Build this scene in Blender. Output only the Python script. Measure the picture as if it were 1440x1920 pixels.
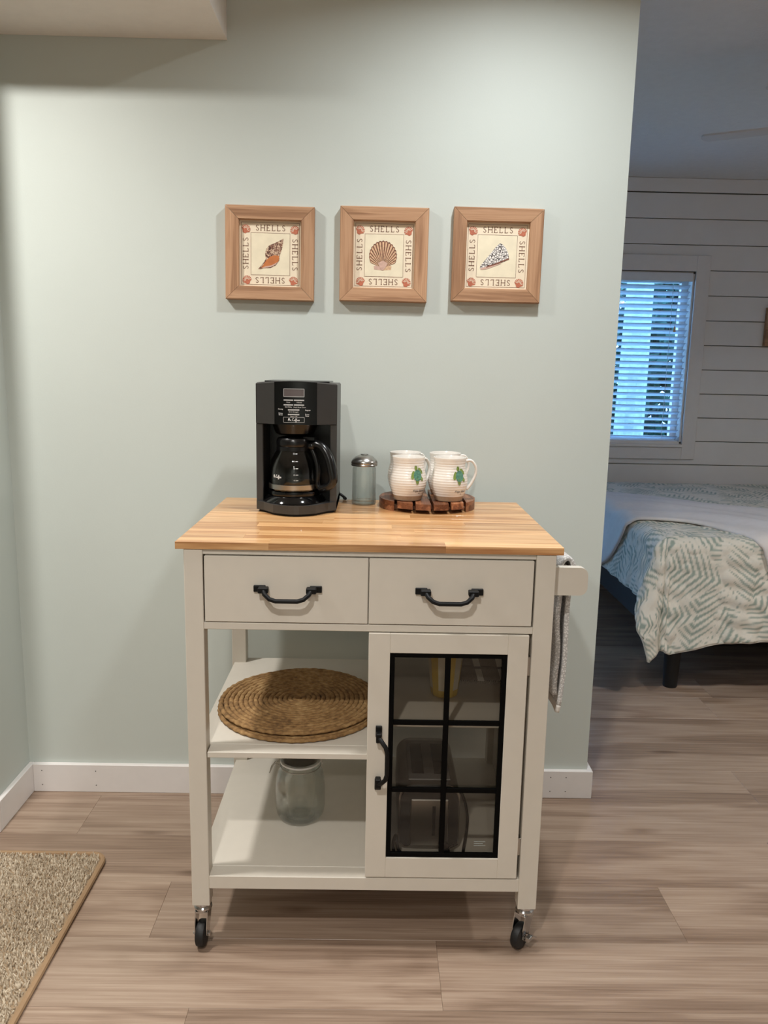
import bpy, bmesh, math, random
import numpy as np
from mathutils import Matrix, Vector
random.seed(7); np.random.seed(7)
PI = math.pi
for o in list(bpy.data.objects): bpy.data.objects.remove(o)
S = bpy.context.scene
C = S.collection

# ------------------------------------------------------------------ camera, world, exposure
cam = bpy.data.cameras.new('camera'); cam.sensor_fit = 'HORIZONTAL'; cam.sensor_width = 36.0
cam.lens = 36.0 * 1485.7 / 1440.0; cam.clip_start = 0.05
co = bpy.data.objects.new('camera', cam); C.objects.link(co)
RT = Vector((0.9997578, -0.0094348, 0.0198820)); UP = Vector((-0.0179046, 0.1765842, 0.9841227)); FW = Vector((0.0127958, 0.9842403, -0.1763725))
M = Matrix.Identity(4)
for i in range(3): M[i][0], M[i][1], M[i][2] = RT[i], UP[i], -FW[i]
M[0][3], M[1][3], M[2][3] = -0.009, -2.1455, 1.2243
co.matrix_world = M; S.camera = co
S.view_settings.view_transform = 'Standard'; S.view_settings.look = 'None'
S.view_settings.gamma = 1.0; S.view_settings.use_curve_mapping = False
S.view_settings.exposure = 0.0
S.cycles.transparent_max_bounces = 32   # the glassware has many thin layers

w = bpy.data.worlds.new('sky'); S.world = w; w.use_nodes = True
bg = w.node_tree.nodes['Background']; bg.inputs[0].default_value = (0.26, 0.57, 1.0, 1); bg.inputs[1].default_value = 7.5

LIGHT_COL = (1.0, 0.975, 0.93)
P_NEAR_LEFT, P_NEAR_RIGHT, P_ROOM, P_SIDE, P_FAR = 20.5, 11.5, 21.0, 17.0, 22.0

# ------------------------------------------------------------------ materials
def srgb(r, g, b):
    f = lambda c: (c/255/12.92) if c/255 <= .04045 else ((c/255+.055)/1.055)**2.4
    return (f(r), f(g), f(b), 1)
class NT:
    def __init__(s, name):
        s.m = bpy.data.materials.new(name); s.m.use_nodes = True; s.t = s.m.node_tree
        s.b = s.t.nodes['Principled BSDF']; s.out = s.t.nodes['Material Output']
    def n(s, typ, **kw):
        nd = s.t.nodes.new('ShaderNode'+typ)
        for k, v in kw.items():
            if k.startswith('i_'):
                key = k[2:]; key = int(key) if key.isdigit() else key.replace('_', ' ')
                nd.inputs[key].default_value = v
            else: setattr(nd, k, v)
        return nd
    def l(s, a, b): s.t.links.new(a, b)
    def ramp(s, fac, stops):
        r = s.n('ValToRGB'); e = r.color_ramp.elements
        while len(e) < len(stops): e.new(0.5)
        for q, (p, c) in zip(e, stops): q.position = p; q.color = c
        s.l(fac, r.inputs[0]); return r.outputs[0]
    def bump(s, h, st, d=0.001):
        b = s.n('Bump', i_Strength=st, i_Distance=d); s.l(h, b.inputs['Height']); s.l(b.outputs[0], s.b.inputs['Normal'])
def plain(name, col, rough=.5, metal=0.0, var=0.04, scale=30.0, bump=0.0, bscale=300.0, coat=0.0, spec=.5, bd=.001):
    k = NT(name); b = k.b
    b.inputs['Roughness'].default_value = rough; b.inputs['Metallic'].default_value = metal
    b.inputs['Coat Weight'].default_value = coat; b.inputs['Specular IOR Level'].default_value = spec
    tc = k.n('TexCoord'); no = k.n('TexNoise', i_Scale=scale, i_Detail=4.0); k.l(tc.outputs['Object'], no.inputs['Vector'])
    d = tuple(max(0, c*(1-var)) for c in col[:3])+(1,); u = tuple(min(1, c*(1+var)) for c in col[:3])+(1,)
    k.l(k.ramp(no.outputs[0], [(.3, d), (.7, u)]), b.inputs['Base Color'])
    if bump:
        n2 = k.n('TexNoise', i_Scale=bscale, i_Detail=3.0); k.l(tc.outputs['Object'], n2.inputs['Vector']); k.bump(n2.outputs[0], bump, bd)
    return k.m
def wood(name, dark, mid, light, along='X', stretch=12.0, scale=4.0, rough=.4, bump=.15, coat=0.0, rnd=True, hue=.12, knots=False, streak=1.0, sp=.19):
    k = NT(name); b = k.b; b.inputs['Roughness'].default_value = rough; b.inputs['Coat Weight'].default_value = coat
    tc = k.n('TexCoord'); mp = k.n('Mapping'); sc = [stretch]*3; sc['XYZ'.index(along)] = 1.0
    mp.inputs['Scale'].default_value = sc; k.l(tc.outputs['Object'], mp.inputs['Vector'])
    oi = k.n('ObjectInfo'); mu = k.n('Math', operation='MULTIPLY', i_1=57.0); k.l(oi.outputs['Random'], mu.inputs[0])
    n1 = k.n('TexNoise', noise_dimensions='4D', i_Scale=scale*.5, i_Detail=4.0, i_Distortion=.5)
    k.l(mp.outputs[0], n1.inputs['Vector']); k.l(mu.outputs[0], n1.inputs['W'])
    mp2 = k.n('Mapping'); sc2 = [stretch*9]*3; sc2['XYZ'.index(along)] = 1.0; mp2.inputs['Scale'].default_value = sc2
    k.l(tc.outputs['Object'], mp2.inputs['Vector'])
    n2 = k.n('TexNoise', noise_dimensions='4D', i_Scale=scale, i_Detail=6.0, i_Roughness=.7)
    k.l(mp2.outputs[0], n2.inputs['Vector']); k.l(mu.outputs[0], n2.inputs['W'])
    # growth rings: bands of the slow noise
    m3 = k.n('Math', operation='MULTIPLY', i_1=26.0); k.l(n1.outputs[0], m3.inputs[0])
    m4 = k.n('Math', operation='SINE'); k.l(m3.outputs[0], m4.inputs[0])
    mx = k.n('Mix', data_type='FLOAT'); mx.inputs[0].default_value = .5*streak; k.l(n1.outputs[0], mx.inputs[2]); k.l(n2.outputs[0], mx.inputs[3])
    ad = k.n('Math', operation='MULTIPLY_ADD', i_1=.045*streak); k.l(m4.outputs[0], ad.inputs[0]); k.l(mx.outputs[0], ad.inputs[2])
    fac = ad.outputs[0]
    if knots:
        mk = k.n('Mapping'); sk = [4.2]*3; sk['XYZ'.index(along)] = 1.1; mk.inputs['Scale'].default_value = sk
        wv = k.n('CombineXYZ'); k.l(mu.outputs[0], wv.inputs[0]); k.l(mu.outputs[0], wv.inputs[1])
        va = k.n('VectorMath', operation='ADD'); k.l(mp_obj(k, tc, mk), va.inputs[0]); k.l(wv.outputs[0], va.inputs[1])
        vo = k.n('TexVoronoi', voronoi_dimensions='2D', i_Scale=1.0); k.l(va.outputs[0], vo.inputs['Vector'])
        kr = k.ramp(vo.outputs['Distance'], [(.0, (.22, .22, .22, 1)), (.03, (.12, .12, .12, 1)), (.07, (0, 0, 0, 1))])
        sb = k.n('Math', operation='SUBTRACT'); k.l(fac, sb.inputs[0]); k.l(kr, sb.inputs[1]); fac = sb.outputs[0]
    col = k.ramp(fac, [(.5-sp, dark), (.5, mid), (.5+sp*.95, light)])
    if rnd:
        hs = k.n('HueSaturation'); k.l(col, hs.inputs['Color'])
        mr = k.n('MapRange', i_3=1-hue, i_4=1+hue); k.l(oi.outputs['Random'], mr.inputs[0]); k.l(mr.outputs[0], hs.inputs['Value'])
        col = hs.outputs[0]
    k.l(col, b.inputs['Base Color'])
    if bump: k.bump(n2.outputs[0], bump, .0006)
    return k.m
def mp_obj(k, tc, mk): k.l(tc.outputs['Object'], mk.inputs['Vector']); return mk.outputs[0]
def glassy(name, tint, refl=1.0, rough=.02, refr=0.0):
    k = NT(name); k.t.nodes.remove(k.b)
    tr = k.n('BsdfTransparent'); tr.inputs[0].default_value = tint
    gl = k.n('BsdfGlossy', i_Roughness=rough); gl.inputs[0].default_value = (1, 1, 1, 1)
    lw = k.n('LayerWeight', i_Blend=.5); pw = k.n('Math', operation='POWER', i_1=3.6); k.l(lw.outputs['Facing'], pw.inputs[0])
    mu = k.n('Math', operation='MULTIPLY_ADD', i_1=.85*refl, i_2=.03*refl); k.l(pw.outputs[0], mu.inputs[0])
    mi = k.n('MixShader'); k.l(mu.outputs[0], mi.inputs[0]); k.l(tr.outputs[0], mi.inputs[1]); k.l(gl.outputs[0], mi.inputs[2])
    res = mi.outputs[0]
    if refr:
        gs = k.n('BsdfGlass', i_Roughness=0.0, i_IOR=1.45); gs.inputs[0].default_value = (.98, .99, .985, 1)
        m2 = k.n('MixShader'); m2.inputs[0].default_value = refr; k.l(res, m2.inputs[1]); k.l(gs.outputs[0], m2.inputs[2]); res = m2.outputs[0]
    k.l(res, k.out.inputs['Surface']); return k.m
def emit(name, col, st):
    k = NT(name); k.b.inputs['Base Color'].default_value = col
    k.b.inputs['Emission Color'].default_value = col; k.b.inputs['Emission Strength'].default_value = st; return k.m

MT = {}
MT['wall'] = plain('wall_paint_sage', srgb(200, 206, 200), .55, var=.015, scale=3, bump=.12, bscale=220, spec=.3)
MT['ceiling'] = plain('ceiling_paint', srgb(230, 226, 221), .8, var=.02, bump=.6, bscale=130, bd=.003)
MT['soffit'] = plain('soffit_paint', srgb(232, 226, 219), .6, var=.02, bump=.25, bscale=160, bd=.002)
MT['trim'] = plain('trim_paint', srgb(232, 227, 224), .4, var=.015)
MT['shiplap'] = plain('shiplap_paint', srgb(234, 230, 227), .5, var=.02, scale=8)
MT['joint'] = plain('joint_grey', srgb(120, 116, 112), .8)  # grey backing in the board joints, also the nail heads
MT['floor'] = wood('plank_floor', srgb(104, 82, 66), srgb(152, 129, 111), srgb(184, 163, 144), 'X', 9, 2.4, .36, .15, hue=.10, knots=True, streak=1.3, sp=.24)
MT['subfloor'] = plain('subfloor', srgb(70, 55, 46), .9)
MT['cart'] = plain('cart_white_paint', srgb(218, 211, 199), .45, var=.015, bump=.05, bscale=400)
MT['butcher'] = wood('butcher_block', srgb(160, 106, 62), srgb(202, 152, 101), srgb(226, 183, 133), 'X', 14, 3.4, .28, .05, coat=.25, hue=.16, streak=1.2, sp=.15)
MT['oak'] = wood('frame_wood', srgb(132, 94, 66), srgb(172, 130, 97), srgb(196, 156, 122), 'X', 16, 5, .5, .1, hue=.07, sp=.16)
MT['walnut'] = wood('trivet_wood', srgb(84, 46, 28), srgb(140, 86, 56), srgb(186, 132, 94), 'Y', 12, 8, .4, .1, hue=.30, sp=.15)
MT['black'] = plain('black_metal', srgb(12, 12, 13), .5, var=.1, spec=.25)
MT['blackplastic'] = plain('black_plastic', srgb(13, 13, 14), .25, var=.05)
MT['grille'] = plain('grille_black', srgb(5, 5, 5), .6, var=.05, spec=.08)
MT['graphite'] = plain('graphite_plastic', srgb(66, 65, 64), .38, metal=.35, var=.03)
MT['gloss'] = plain('gloss_black', srgb(7, 7, 8), .08, var=.02)
MT['toptop'] = plain('toaster_top_grey', srgb(120, 118, 116), .35, metal=.4, var=.03)
MT['lcd'] = plain('lcd_glass', srgb(92, 84, 84), .15, var=.03)
MT['silver'] = plain('silver_print', srgb(196, 196, 196), .35, metal=.3, var=.03)
MT['whiteprint'] = plain('white_print', srgb(235, 235, 235), .5, var=.01)
MT['chrome'] = plain('chrome', srgb(190, 190, 190), .14, metal=1.0, var=.02)
MT['steel'] = plain('brushed_steel', srgb(176, 174, 170), .28, metal=1.0, var=.05)
MT['rubber'] = plain('rubber', srgb(20, 20, 21), .55, var=.1)
MT['glass'] = glassy('clear_glass', (.975, .985, .978, 1), .8, refr=.38)
MT['tint'] = glassy('smoky_glass', (.80, .79, .77, 1), .7)
MT['carafe'] = glassy('carafe_glass', (.78, .78, .77, 1), 1.3)
MT['window'] = glassy('window_glass', (.95, .97, 1, 1), .8)
MT['mug'] = plain('mug_glaze', srgb(236, 230, 222), .18, var=.03, scale=60, coat=.3)
MT['mugbase'] = plain('mug_bare_clay', srgb(178, 152, 126), .7, var=.06, scale=200)
MT['turtle'] = plain('turtle_shell_green', srgb(88, 136, 116), .35, var=.4, scale=260)
MT['turtle2'] = plain('turtle_limb_green', srgb(122, 142, 70), .35, var=.35, scale=260)
MT['ink'] = plain('black_ink', srgb(30, 26, 24), .4)
MT['paleink'] = plain('pale_grey_ink', srgb(160, 168, 166), .4)
MT['paper'] = plain('cream_paper', srgb(238, 222, 196), .6, var=.03, scale=25)
MT['paper2'] = plain('cream_paper_inner', srgb(236, 224, 196), .6, var=.05, scale=40)
MT['rust'] = plain('rust_ink', srgb(190, 110, 82), .6, var=.15, scale=300)
MT['letter'] = plain('brown_ink', srgb(126, 92, 74), .6, var=.1, scale=300)
MT['shellbrown'] = plain('shell_brown', srgb(122, 74, 56), .6, var=.45, scale=190)
MT['shellcream'] = plain('shell_cream', srgb(214, 176, 140), .6, var=.2, scale=200)
MT['shellorange'] = plain('shell_orange', srgb(196, 116, 62), .6, var=.2, scale=50)
MT['shellpink'] = plain('shell_pink', srgb(206, 170, 154), .6, var=.12, scale=120)
MT['quiltedge'] = plain('quilt_binding', srgb(198, 196, 186), .8)
MT['throw'] = plain('fleece_throw', srgb(222, 216, 214), .9, var=.03, scale=40, bump=.3, bscale=500)
MT['bedblack'] = plain('bed_frame_black', srgb(16, 16, 18), .6)
MT['mattress'] = plain('mattress_ticking', srgb(205, 203, 200), .8)
MT['blind'] = plain('blind_vinyl', srgb(226, 230, 236), .4, var=.02)
MT['rugbase'] = plain('rug_backing', srgb(150, 128, 102), .95, var=.1, scale=200)
MT['bind'] = plain('rug_binding', srgb(160, 130, 98), .8, var=.06, bump=.4, bscale=900)
MT['yellow'] = plain('yellow_plastic', srgb(228, 190, 66), .35, var=.03)
MT['cream'] = plain('cream_plastic', srgb(238, 228, 205), .35, var=.03)
MT['cloth'] = plain('grey_cloth', srgb(128, 118, 108), .9, var=.2, scale=500, bump=.4, bscale=700)
MT['clothstripe'] = plain('white_cloth_stripe', srgb(222, 216, 208), .9, var=.06, scale=500)
MT['darkcloth'] = plain('charcoal_cloth', srgb(52, 50, 50), .9, var=.15, scale=600)
MT['bark'] = plain('pale_bark', srgb(176, 182, 184), .8, var=.25, scale=12)
MT['leaf'] = plain('leaf_green', srgb(52, 108, 70), .6, var=.5, scale=6)
MT['leaf2'] = plain('leaf_dark', srgb(36, 72, 58), .6, var=.5, scale=6)
MT['grass'] = plain('lawn', srgb(70, 96, 60), .9, var=.3, scale=5)
MT['lens'] = emit('lamp_lens', (1, .93, .82, 1), 6.0)
MT['fan'] = plain('fan_white', srgb(206, 202, 198), .4, var=.02)
MT['art'] = plain('wall_art_canvas', srgb(178, 150, 116), .6, var=.15, scale=15)
def special():
    # jute rope
    k = NT('jute_rope'); k.b.inputs['Roughness'].default_value = .85
    tc = k.n('TexCoord'); n = k.n('TexNoise', i_Scale=90.0, i_Detail=5.0); k.l(tc.outputs['Object'], n.inputs['Vector'])
    n2 = k.n('TexNoise', i_Scale=9.0, i_Detail=2.0); k.l(tc.outputs['Object'], n2.inputs['Vector'])
    a = k.n('Mix', data_type='FLOAT'); a.inputs[0].default_value = .4; k.l(n.outputs[0], a.inputs[2]); k.l(n2.outputs[0], a.inputs[3])
    k.l(k.ramp(a.outputs[0], [(.32, srgb(100, 72, 42)), (.5, srgb(154, 118, 74)), (.68, srgb(190, 156, 108))]), k.b.inputs['Base Color'])
    n3 = k.n('TexNoise', i_Scale=900.0); k.l(tc.outputs['Object'], n3.inputs['Vector']); k.bump(n3.outputs[0], .6, .0006)
    MT['jute'] = k.m
    # carpet pile
    k = NT('rug_pile'); k.b.inputs['Roughness'].default_value = .95
    tc = k.n('TexCoord'); n = k.n('TexNoise', i_Scale=120.0, i_Detail=3.0); k.l(tc.outputs['Object'], n.inputs['Vector'])
    k.l(k.ramp(n.outputs[0], [(.32, srgb(136, 118, 96)), (.5, srgb(182, 165, 142)), (.68, srgb(216, 202, 180))]), k.b.inputs['Base Color'])
    MT['pile'] = k.m
    # cone shell: white patches in a dark net
    k = NT('cone_shell_net'); k.b.inputs['Roughness'].default_value = .6
    tc = k.n('TexCoord'); v = k.n('TexVoronoi', feature='DISTANCE_TO_EDGE', i_Scale=190.0); k.l(tc.outputs['Object'], v.inputs['Vector'])
    k.l(k.ramp(v.outputs[0], [(.06, srgb(46, 30, 26)), (.12, srgb(238, 232, 226))]), k.b.inputs['Base Color']); MT['cone'] = k.m
    # mottled whelk
    k = NT('whelk_mottle'); k.b.inputs['Roughness'].default_value = .6
    tc = k.n('TexCoord'); v = k.n('TexNoise', i_Scale=170.0, i_Detail=4.0, i_Distortion=1.5); k.l(tc.outputs['Object'], v.inputs['Vector'])
    k.l(k.ramp(v.outputs[0], [(.38, srgb(74, 44, 36)), (.5, srgb(136, 92, 72)), (.62, srgb(222, 196, 168))]), k.b.inputs['Base Color']); MT['whelk'] = k.m
    # quilt: fronds from a colour attribute
    k = NT('quilt_print'); k.b.inputs['Roughness'].default_value = .85
    at = k.n('Attribute', attribute_name='print'); 
    mi = k.n('Mix', data_type='RGBA'); k.l(at.outputs['Fac'], mi.inputs[0]); mi.inputs[6].default_value = srgb(222, 216, 204); mi.inputs[7].default_value = srgb(150, 162, 152)
    k.l(mi.outputs[2], k.b.inputs['Base Color'])
    tc = k.n('TexCoord'); n = k.n('TexNoise', i_Scale=26.0, i_Detail=2.0, i_Distortion=1.0); k.l(tc.outputs['Object'], n.inputs['Vector']); k.bump(n.outputs[0], .22, .008)
    MT['quilt'] = k.m
    # towel weave
    k = NT('towel_weave'); k.b.inputs['Roughness'].default_value = .95
    tc = k.n('TexCoord'); v = k.n('TexVoronoi', i_Scale=260.0); k.l(tc.outputs['Object'], v.inputs['Vector'])
    k.l(k.ramp(v.outputs['Distance'], [(.2, srgb(240, 238, 236)), (.6, srgb(188, 186, 184))]), k.b.inputs['Base Color']); k.bump(v.outputs['Distance'], -.5, .002)
    MT['towel'] = k.m
special()
def translucent_blind():
    k = NT('blind_slat'); k.b.inputs['Base Color'].default_value = srgb(230, 233, 238); k.b.inputs['Roughness'].default_value = .45
    tr = k.n('BsdfTranslucent'); tr.inputs[0].default_value = srgb(228, 232, 238); mi = k.n('MixShader'); mi.inputs[0].default_value = .5
    k.l(k.b.outputs[0], mi.inputs[1]); k.l(tr.outputs[0], mi.inputs[2]); k.l(mi.outputs[0], k.out.inputs['Surface']); MT['slat'] = k.m
translucent_blind()

# ------------------------------------------------------------------ mesh helpers
class MB:
    def __init__(s): s.v = []; s.f = []
    def add(s, vs, fs):
        o = len(s.v); s.v += [tuple(p) for p in vs]; s.f += [tuple(i+o for i in f) for f in fs]; return s
    def box(s, x0, x1, y0, y1, z0, z1, b=0.0):
        lo = (min(x0, x1), min(y0, y1), min(z0, z1)); hi = (max(x0, x1), max(y0, y1), max(z0, z1))
        b = min(b, *[(hi[i]-lo[i])*.49 for i in range(3)])
        if b <= 0:
            vs = [(x, y, z) for x in (lo[0], hi[0]) for y in (lo[1], hi[1]) for z in (lo[2], hi[2])]
            return s.add(vs, [(0, 1, 3, 2), (4, 6, 7, 5), (0, 4, 5, 1), (2, 3, 7, 6), (0, 2, 6, 4), (1, 5, 7, 3)])
        vs = []; idx = {}
        for sx in (0, 1):
            for sy in (0, 1):
                for sz in (0, 1):
                    sg = (sx, sy, sz)
                    for a in range(3):
                        p = [0, 0, 0]
                        for i in range(3):
                            e = (lo, hi)[sg[i]][i]
                            p[i] = e if i == a else e+(b if sg[i] == 0 else -b)
                        idx[(sg, a)] = len(vs); vs.append(tuple(p))
        fs = []
        def q(l): fs.append(tuple(l))
        for a in range(3):
            o1, o2 = (a+1) % 3, (a+2) % 3
            for sd in (0, 1):
                l = []
                for c1, c2 in ((0, 0), (1, 0), (1, 1), (0, 1)):
                    g = [0, 0, 0]; g[a] = sd; g[o1] = c1; g[o2] = c2; l.append(idx[(tuple(g), a)])
                q(l if sd else l[::-1])
            for c1 in (0, 1):
                for c2 in (0, 1):
                    g0 = [0, 0, 0]; g0[o1] = c1; g0[o2] = c2; g1 = list(g0); g1[a] = 1; g0 = tuple(g0); g1 = tuple(g1)
                    l = [idx[(g0, o1)], idx[(g1, o1)], idx[(g1, o2)], idx[(g0, o2)]]
                    q(l if c1 != c2 else l[::-1])
        for sx in (0, 1):
            for sy in (0, 1):
                for sz in (0, 1):
                    l = [idx[((sx, sy, sz), a)] for a in range(3)]
                    q(l if (sx+sy+sz) % 2 else l[::-1])
        return s.add(vs, fs)
    def lathe(s, prof, c=(0, 0, 0), n=32, a0=0.0, flat=None):
        vs = []; fs = []; m = len(prof)
        for i in range(n):
            a = a0+2*PI*i/n
            for r, z in prof: vs.append((c[0]+r*math.cos(a), c[1]+r*math.sin(a), c[2]+z))
        for i in range(n):
            j = (i+1) % n
            for k in range(m-1): fs.append((i*m+k, j*m+k, j*m+k+1, i*m+k+1))
        for k in (0, m-1):
            if prof[k][0] > 1e-6:
                f = tuple(i*m+k for i in range(n)); fs.append(f[::-1] if k == 0 else f)
        return s.add(vs, fs)
    def shell(s, prof, t, c=(0, 0, 0), n=32):
        # open vessel of wall thickness t
        inn = [(max(r-t, 0.0), z if k else z+t) for k, (r, z) in enumerate(prof)]
        return s.lathe([(0, prof[0][1])]+prof+inn[::-1]+[(0, inn[0][1])], c, n)
    def tube(s, path, r, n=10, caps=True, closed=False, flat=1.0, mod=None):
        P = [Vector(p) for p in path]; m = len(P); vs = []; fs = []
        up = Vector((0, 0, 1))
        T = []
        for i in range(m):
            a = P[(i-1) % m] if (closed or i > 0) else P[i]; b = P[(i+1) % m] if (closed or i < m-1) else P[i]
            T.append((b-a).normalized())
        nrm = None
        for i in range(m):
            t = T[i]
            if nrm is None:
                nrm = up-t*up.dot(t)
                if nrm.length < .1: nrm = Vector((0, 1, 0))-t*t.y
            else: nrm = nrm-t*nrm.dot(t)
            nrm.normalize(); bn = t.cross(nrm)
            rr = r[i] if isinstance(r, (list, tuple)) else r
            for k in range(n):
                a = 2*PI*k/n; q = rr*(mod(i, a) if mod else 1)
                vs.append(P[i]+nrm*(math.cos(a)*q*flat)+bn*(math.sin(a)*q))
        for i in range(m if closed else m-1):
            j = (i+1) % m
            for k in range(n):
                l = (k+1) % n; fs.append((i*n+k, i*n+l, j*n+l, j*n+k))
        if caps and not closed:
            fs.append(tuple(range(n))[::-1]); fs.append(tuple((m-1)*n+k for k in range(n)))
        return s.add(vs, fs)
    def prism(s, poly, ax, d0, d1):
        # poly in the two other axes (order x,y,z without ax), extruded along ax
        n = len(poly); vs = []
        for d in (d0, d1):
            for p in poly:
                q = list(p); q.insert('xyz'.index(ax), d); vs.append(tuple(q))
        fs = [tuple(range(n)), tuple(range(n, 2*n))[::-1]]
        for i in range(n):
            j = (i+1) % n; fs.append((i, i+n, j+n, j))
        return s.add(vs, fs)
    def grid(s, fn, nu, nv):
        vs = [fn(i/nu, j/nv) for i in range(nu+1) for j in range(nv+1)]
        fs = [(i*(nv+1)+j, (i+1)*(nv+1)+j, (i+1)*(nv+1)+j+1, i*(nv+1)+j+1) for i in range(nu) for j in range(nv)]
        return s.add(vs, fs)
    def poly(s, pts): return s.add(pts, [tuple(range(len(pts)))])
    def ribbon(s, pts, wd, to3):
        # flat stroke of width wd through 2D points, mapped by to3(u, v)
        P = [Vector(p) for p in pts]; L = []; m = len(P)
        for i in range(m):
            a = P[max(i-1, 0)]; b = P[min(i+1, m-1)]; t = (b-a); t = t.normalized() if t.length else Vector((1, 0)); nn = Vector((-t.y, t.x))*wd/2
            L.append((P[i]+nn, P[i]-nn))
        vs = []; fs = []
        for a, b in L: vs += [to3(a.x, a.y), to3(b.x, b.y)]
        for i in range(m-1): fs.append((2*i, 2*i+1, 2*i+3, 2*i+2))
        return s.add(vs, fs)
def wl(o):
    p = Vector((0, 0, 0))
    while o: p += o.location; o = o.parent
    return p
def obj(name, mb, m, parent=None, world=True, smooth=True, ang=35, recalc=True, thick=None):
    off = wl(parent) if (parent and world) else Vector((0, 0, 0))
    me = bpy.data.meshes.new(name)
    me.from_pydata([(p[0]-off.x, p[1]-off.y, p[2]-off.z) for p in mb.v], [], mb.f)
    if recalc:
        bm = bmesh.new(); bm.from_mesh(me); bmesh.ops.recalc_face_normals(bm, faces=bm.faces); bm.to_mesh(me); bm.free()
    if smooth:
        me.polygons.foreach_set('use_smooth', [True]*len(me.polygons)); me.set_sharp_from_angle(angle=math.radians(ang))
    me.materials.append(MT[m] if isinstance(m, str) else m); me.update()
    o = bpy.data.objects.new(name, me); C.objects.link(o)
    if parent: o.parent = parent
    return o
def thing(name, label, cat, loc=(0, 0, 0), group=None):
    o = bpy.data.objects.new(name, None); o.empty_display_size = .05; C.objects.link(o); o.location = loc
    o['label'] = label; o['category'] = cat
    if group: o['group'] = group
    return o
def tag(o, label, cat, group=None):
    o['label'] = label; o['category'] = cat
    if group: o['group'] = group
    return o
def struct(name, mb, m, label, cat='structure', **kw):
    o = obj(name, mb, m, **kw); o['kind'] = 'structure'; o['label'] = label; o['category'] = cat; return o
def bx(*a): return MB().box(*a)
def copy_tree(o, parent=None):
    c = o.copy(); C.objects.link(c); c.parent = parent
    for ch in list(o.children): copy_tree(ch, c)
    return c
def text_mesh(txt, size, shear=0.0, align='CENTER', space=1.0):
    cu = bpy.data.curves.new('lettering', 'FONT'); cu.body = txt; cu.size = size; cu.shear = shear; cu.align_x = align; cu.align_y = 'CENTER'; cu.resolution_u = 2; cu.space_character = space
    t = bpy.data.objects.new('lettering', cu); C.objects.link(t)
    me = bpy.data.meshes.new_from_object(t.evaluated_get(bpy.context.evaluated_depsgraph_get()))
    vs = [tuple(v.co) for v in me.vertices]; fs = [tuple(p.vertices) for p in me.polygons]
    bpy.data.objects.remove(t); bpy.data.curves.remove(cu); bpy.data.meshes.remove(me)
    return vs, fs

# ------------------------------------------------------------------ the room
CEIL = 2.305
XL, XR, YF, YB = -3.0, 3.3, -4.2, 2.5
fl = struct('floor', bx(XL-.12, XR+.12, YF-.12, YB+.12, -.06, -.006), 'subfloor', 'wood-look plank floor running through both rooms', 'floor')
PW, PL = .192, 1.178
pm = {}
known = {0: -.78, 1: 1.132, 2: .62, 3: .45, 4: 1.26, -1: -.12, -2: .697, -3: .143, -4: -.35}
def plank_mesh(L):
    L = round(L, 3)
    if L not in pm:
        mb = bx(-L/2+.00015, L/2-.00015, -PW/2+.0002, PW/2-.0002, -.006, 0, .0005)
        o = obj('plank', mb, 'floor', smooth=False); pm[L] = o.data; bpy.data.objects.remove(o)
    return pm[L]
j = -22
while True:
    y0 = -.0325+.192*(j-1)
    if y0 > YB: break
    yc = y0+PW/2
    if y0 >= YF-.01 and y0+PW <= YB+.12:
        ph = known.get(j, random.uniform(0, PL)); x = ph-PL*math.ceil((ph-XL)/PL)
        while x < XR:
            a, b = max(x, XL), min(x+PL, XR)
            if b-a > .02:
                p = bpy.data.objects.new('plank', plank_mesh(b-a)); C.objects.link(p); p.parent = fl; p.location = ((a+b)/2, yc, 0)
            x += PL
    j += 1

WX0, WX1 = -.995, .628
struct('wall_back', bx(WX0-.12, WX1, 0, .12, 0, CEIL), 'wall', 'sage green wall behind the white cart', 'wall', smooth=False)
struct('wall_left', bx(WX0-.12, WX0, -.21, 0, 0, CEIL), 'wall', 'short sage green side wall at the left edge', 'wall', smooth=False)
struct('wall_left_return', bx(XL, WX0-.12, -.21, -.09, 0, CEIL), 'wall', 'sage green wall running off behind the left corner', 'wall', smooth=False)
struct('wall_left_outer', bx(XL-.12, XL, YF, -.09, 0, CEIL), 'wall', 'sage green outer wall far to the left', 'wall', smooth=False)
struct('wall_rear', bx(XL-.12, XR+.12, YF-.12, YF, 0, CEIL), 'wall', 'sage green wall behind the viewer', 'wall', smooth=False)
struct('wall_right', bx(XR, XR+.12, YF, YB+.12, 0, CEIL), 'shiplap', 'pale wall far to the right', 'wall', smooth=False)
struct('wall_bedroom_left', bx(WX0, WX0+.12, .12, YB+.12, 0, CEIL), 'shiplap', 'pale bedroom wall hidden behind the green wall', 'wall', smooth=False)
struct('ceiling', bx(XL-.12, XR+.12, YF-.12, YB+.24, CEIL, CEIL+.1), 'ceiling', 'textured off-white ceiling', 'ceiling', smooth=False)
struct('trim_1', bx(WX0, -.394, -.225, -.0005, 2.022, CEIL), 'soffit', 'boxed white soffit dropping from the ceiling at upper left', 'soffit', smooth=False)

BH, BT = .0855, .0145
def board(x0, x1, y0, y1): return bx(x0, x1, y0, y1, 0, BH, .0015)
struct('baseboard_back', board(WX0+BT, WX1+BT, -BT, 0), 'trim', 'white baseboard along the green wall behind the cart', 'baseboard')
struct('baseboard_left', board(WX0, WX0+BT, -.21, 0), 'trim', 'white baseboard on the short left wall', 'baseboard')
struct('baseboard_left_return', board(XL, WX0+BT, -.21-BT, -.21), 'trim', 'white baseboard on the wall around the left corner', 'baseboard')
struct('baseboard_end', board(WX1, WX1+BT, .0, .12), 'trim', 'white baseboard wrapping the end of the green wall', 'baseboard')
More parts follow.
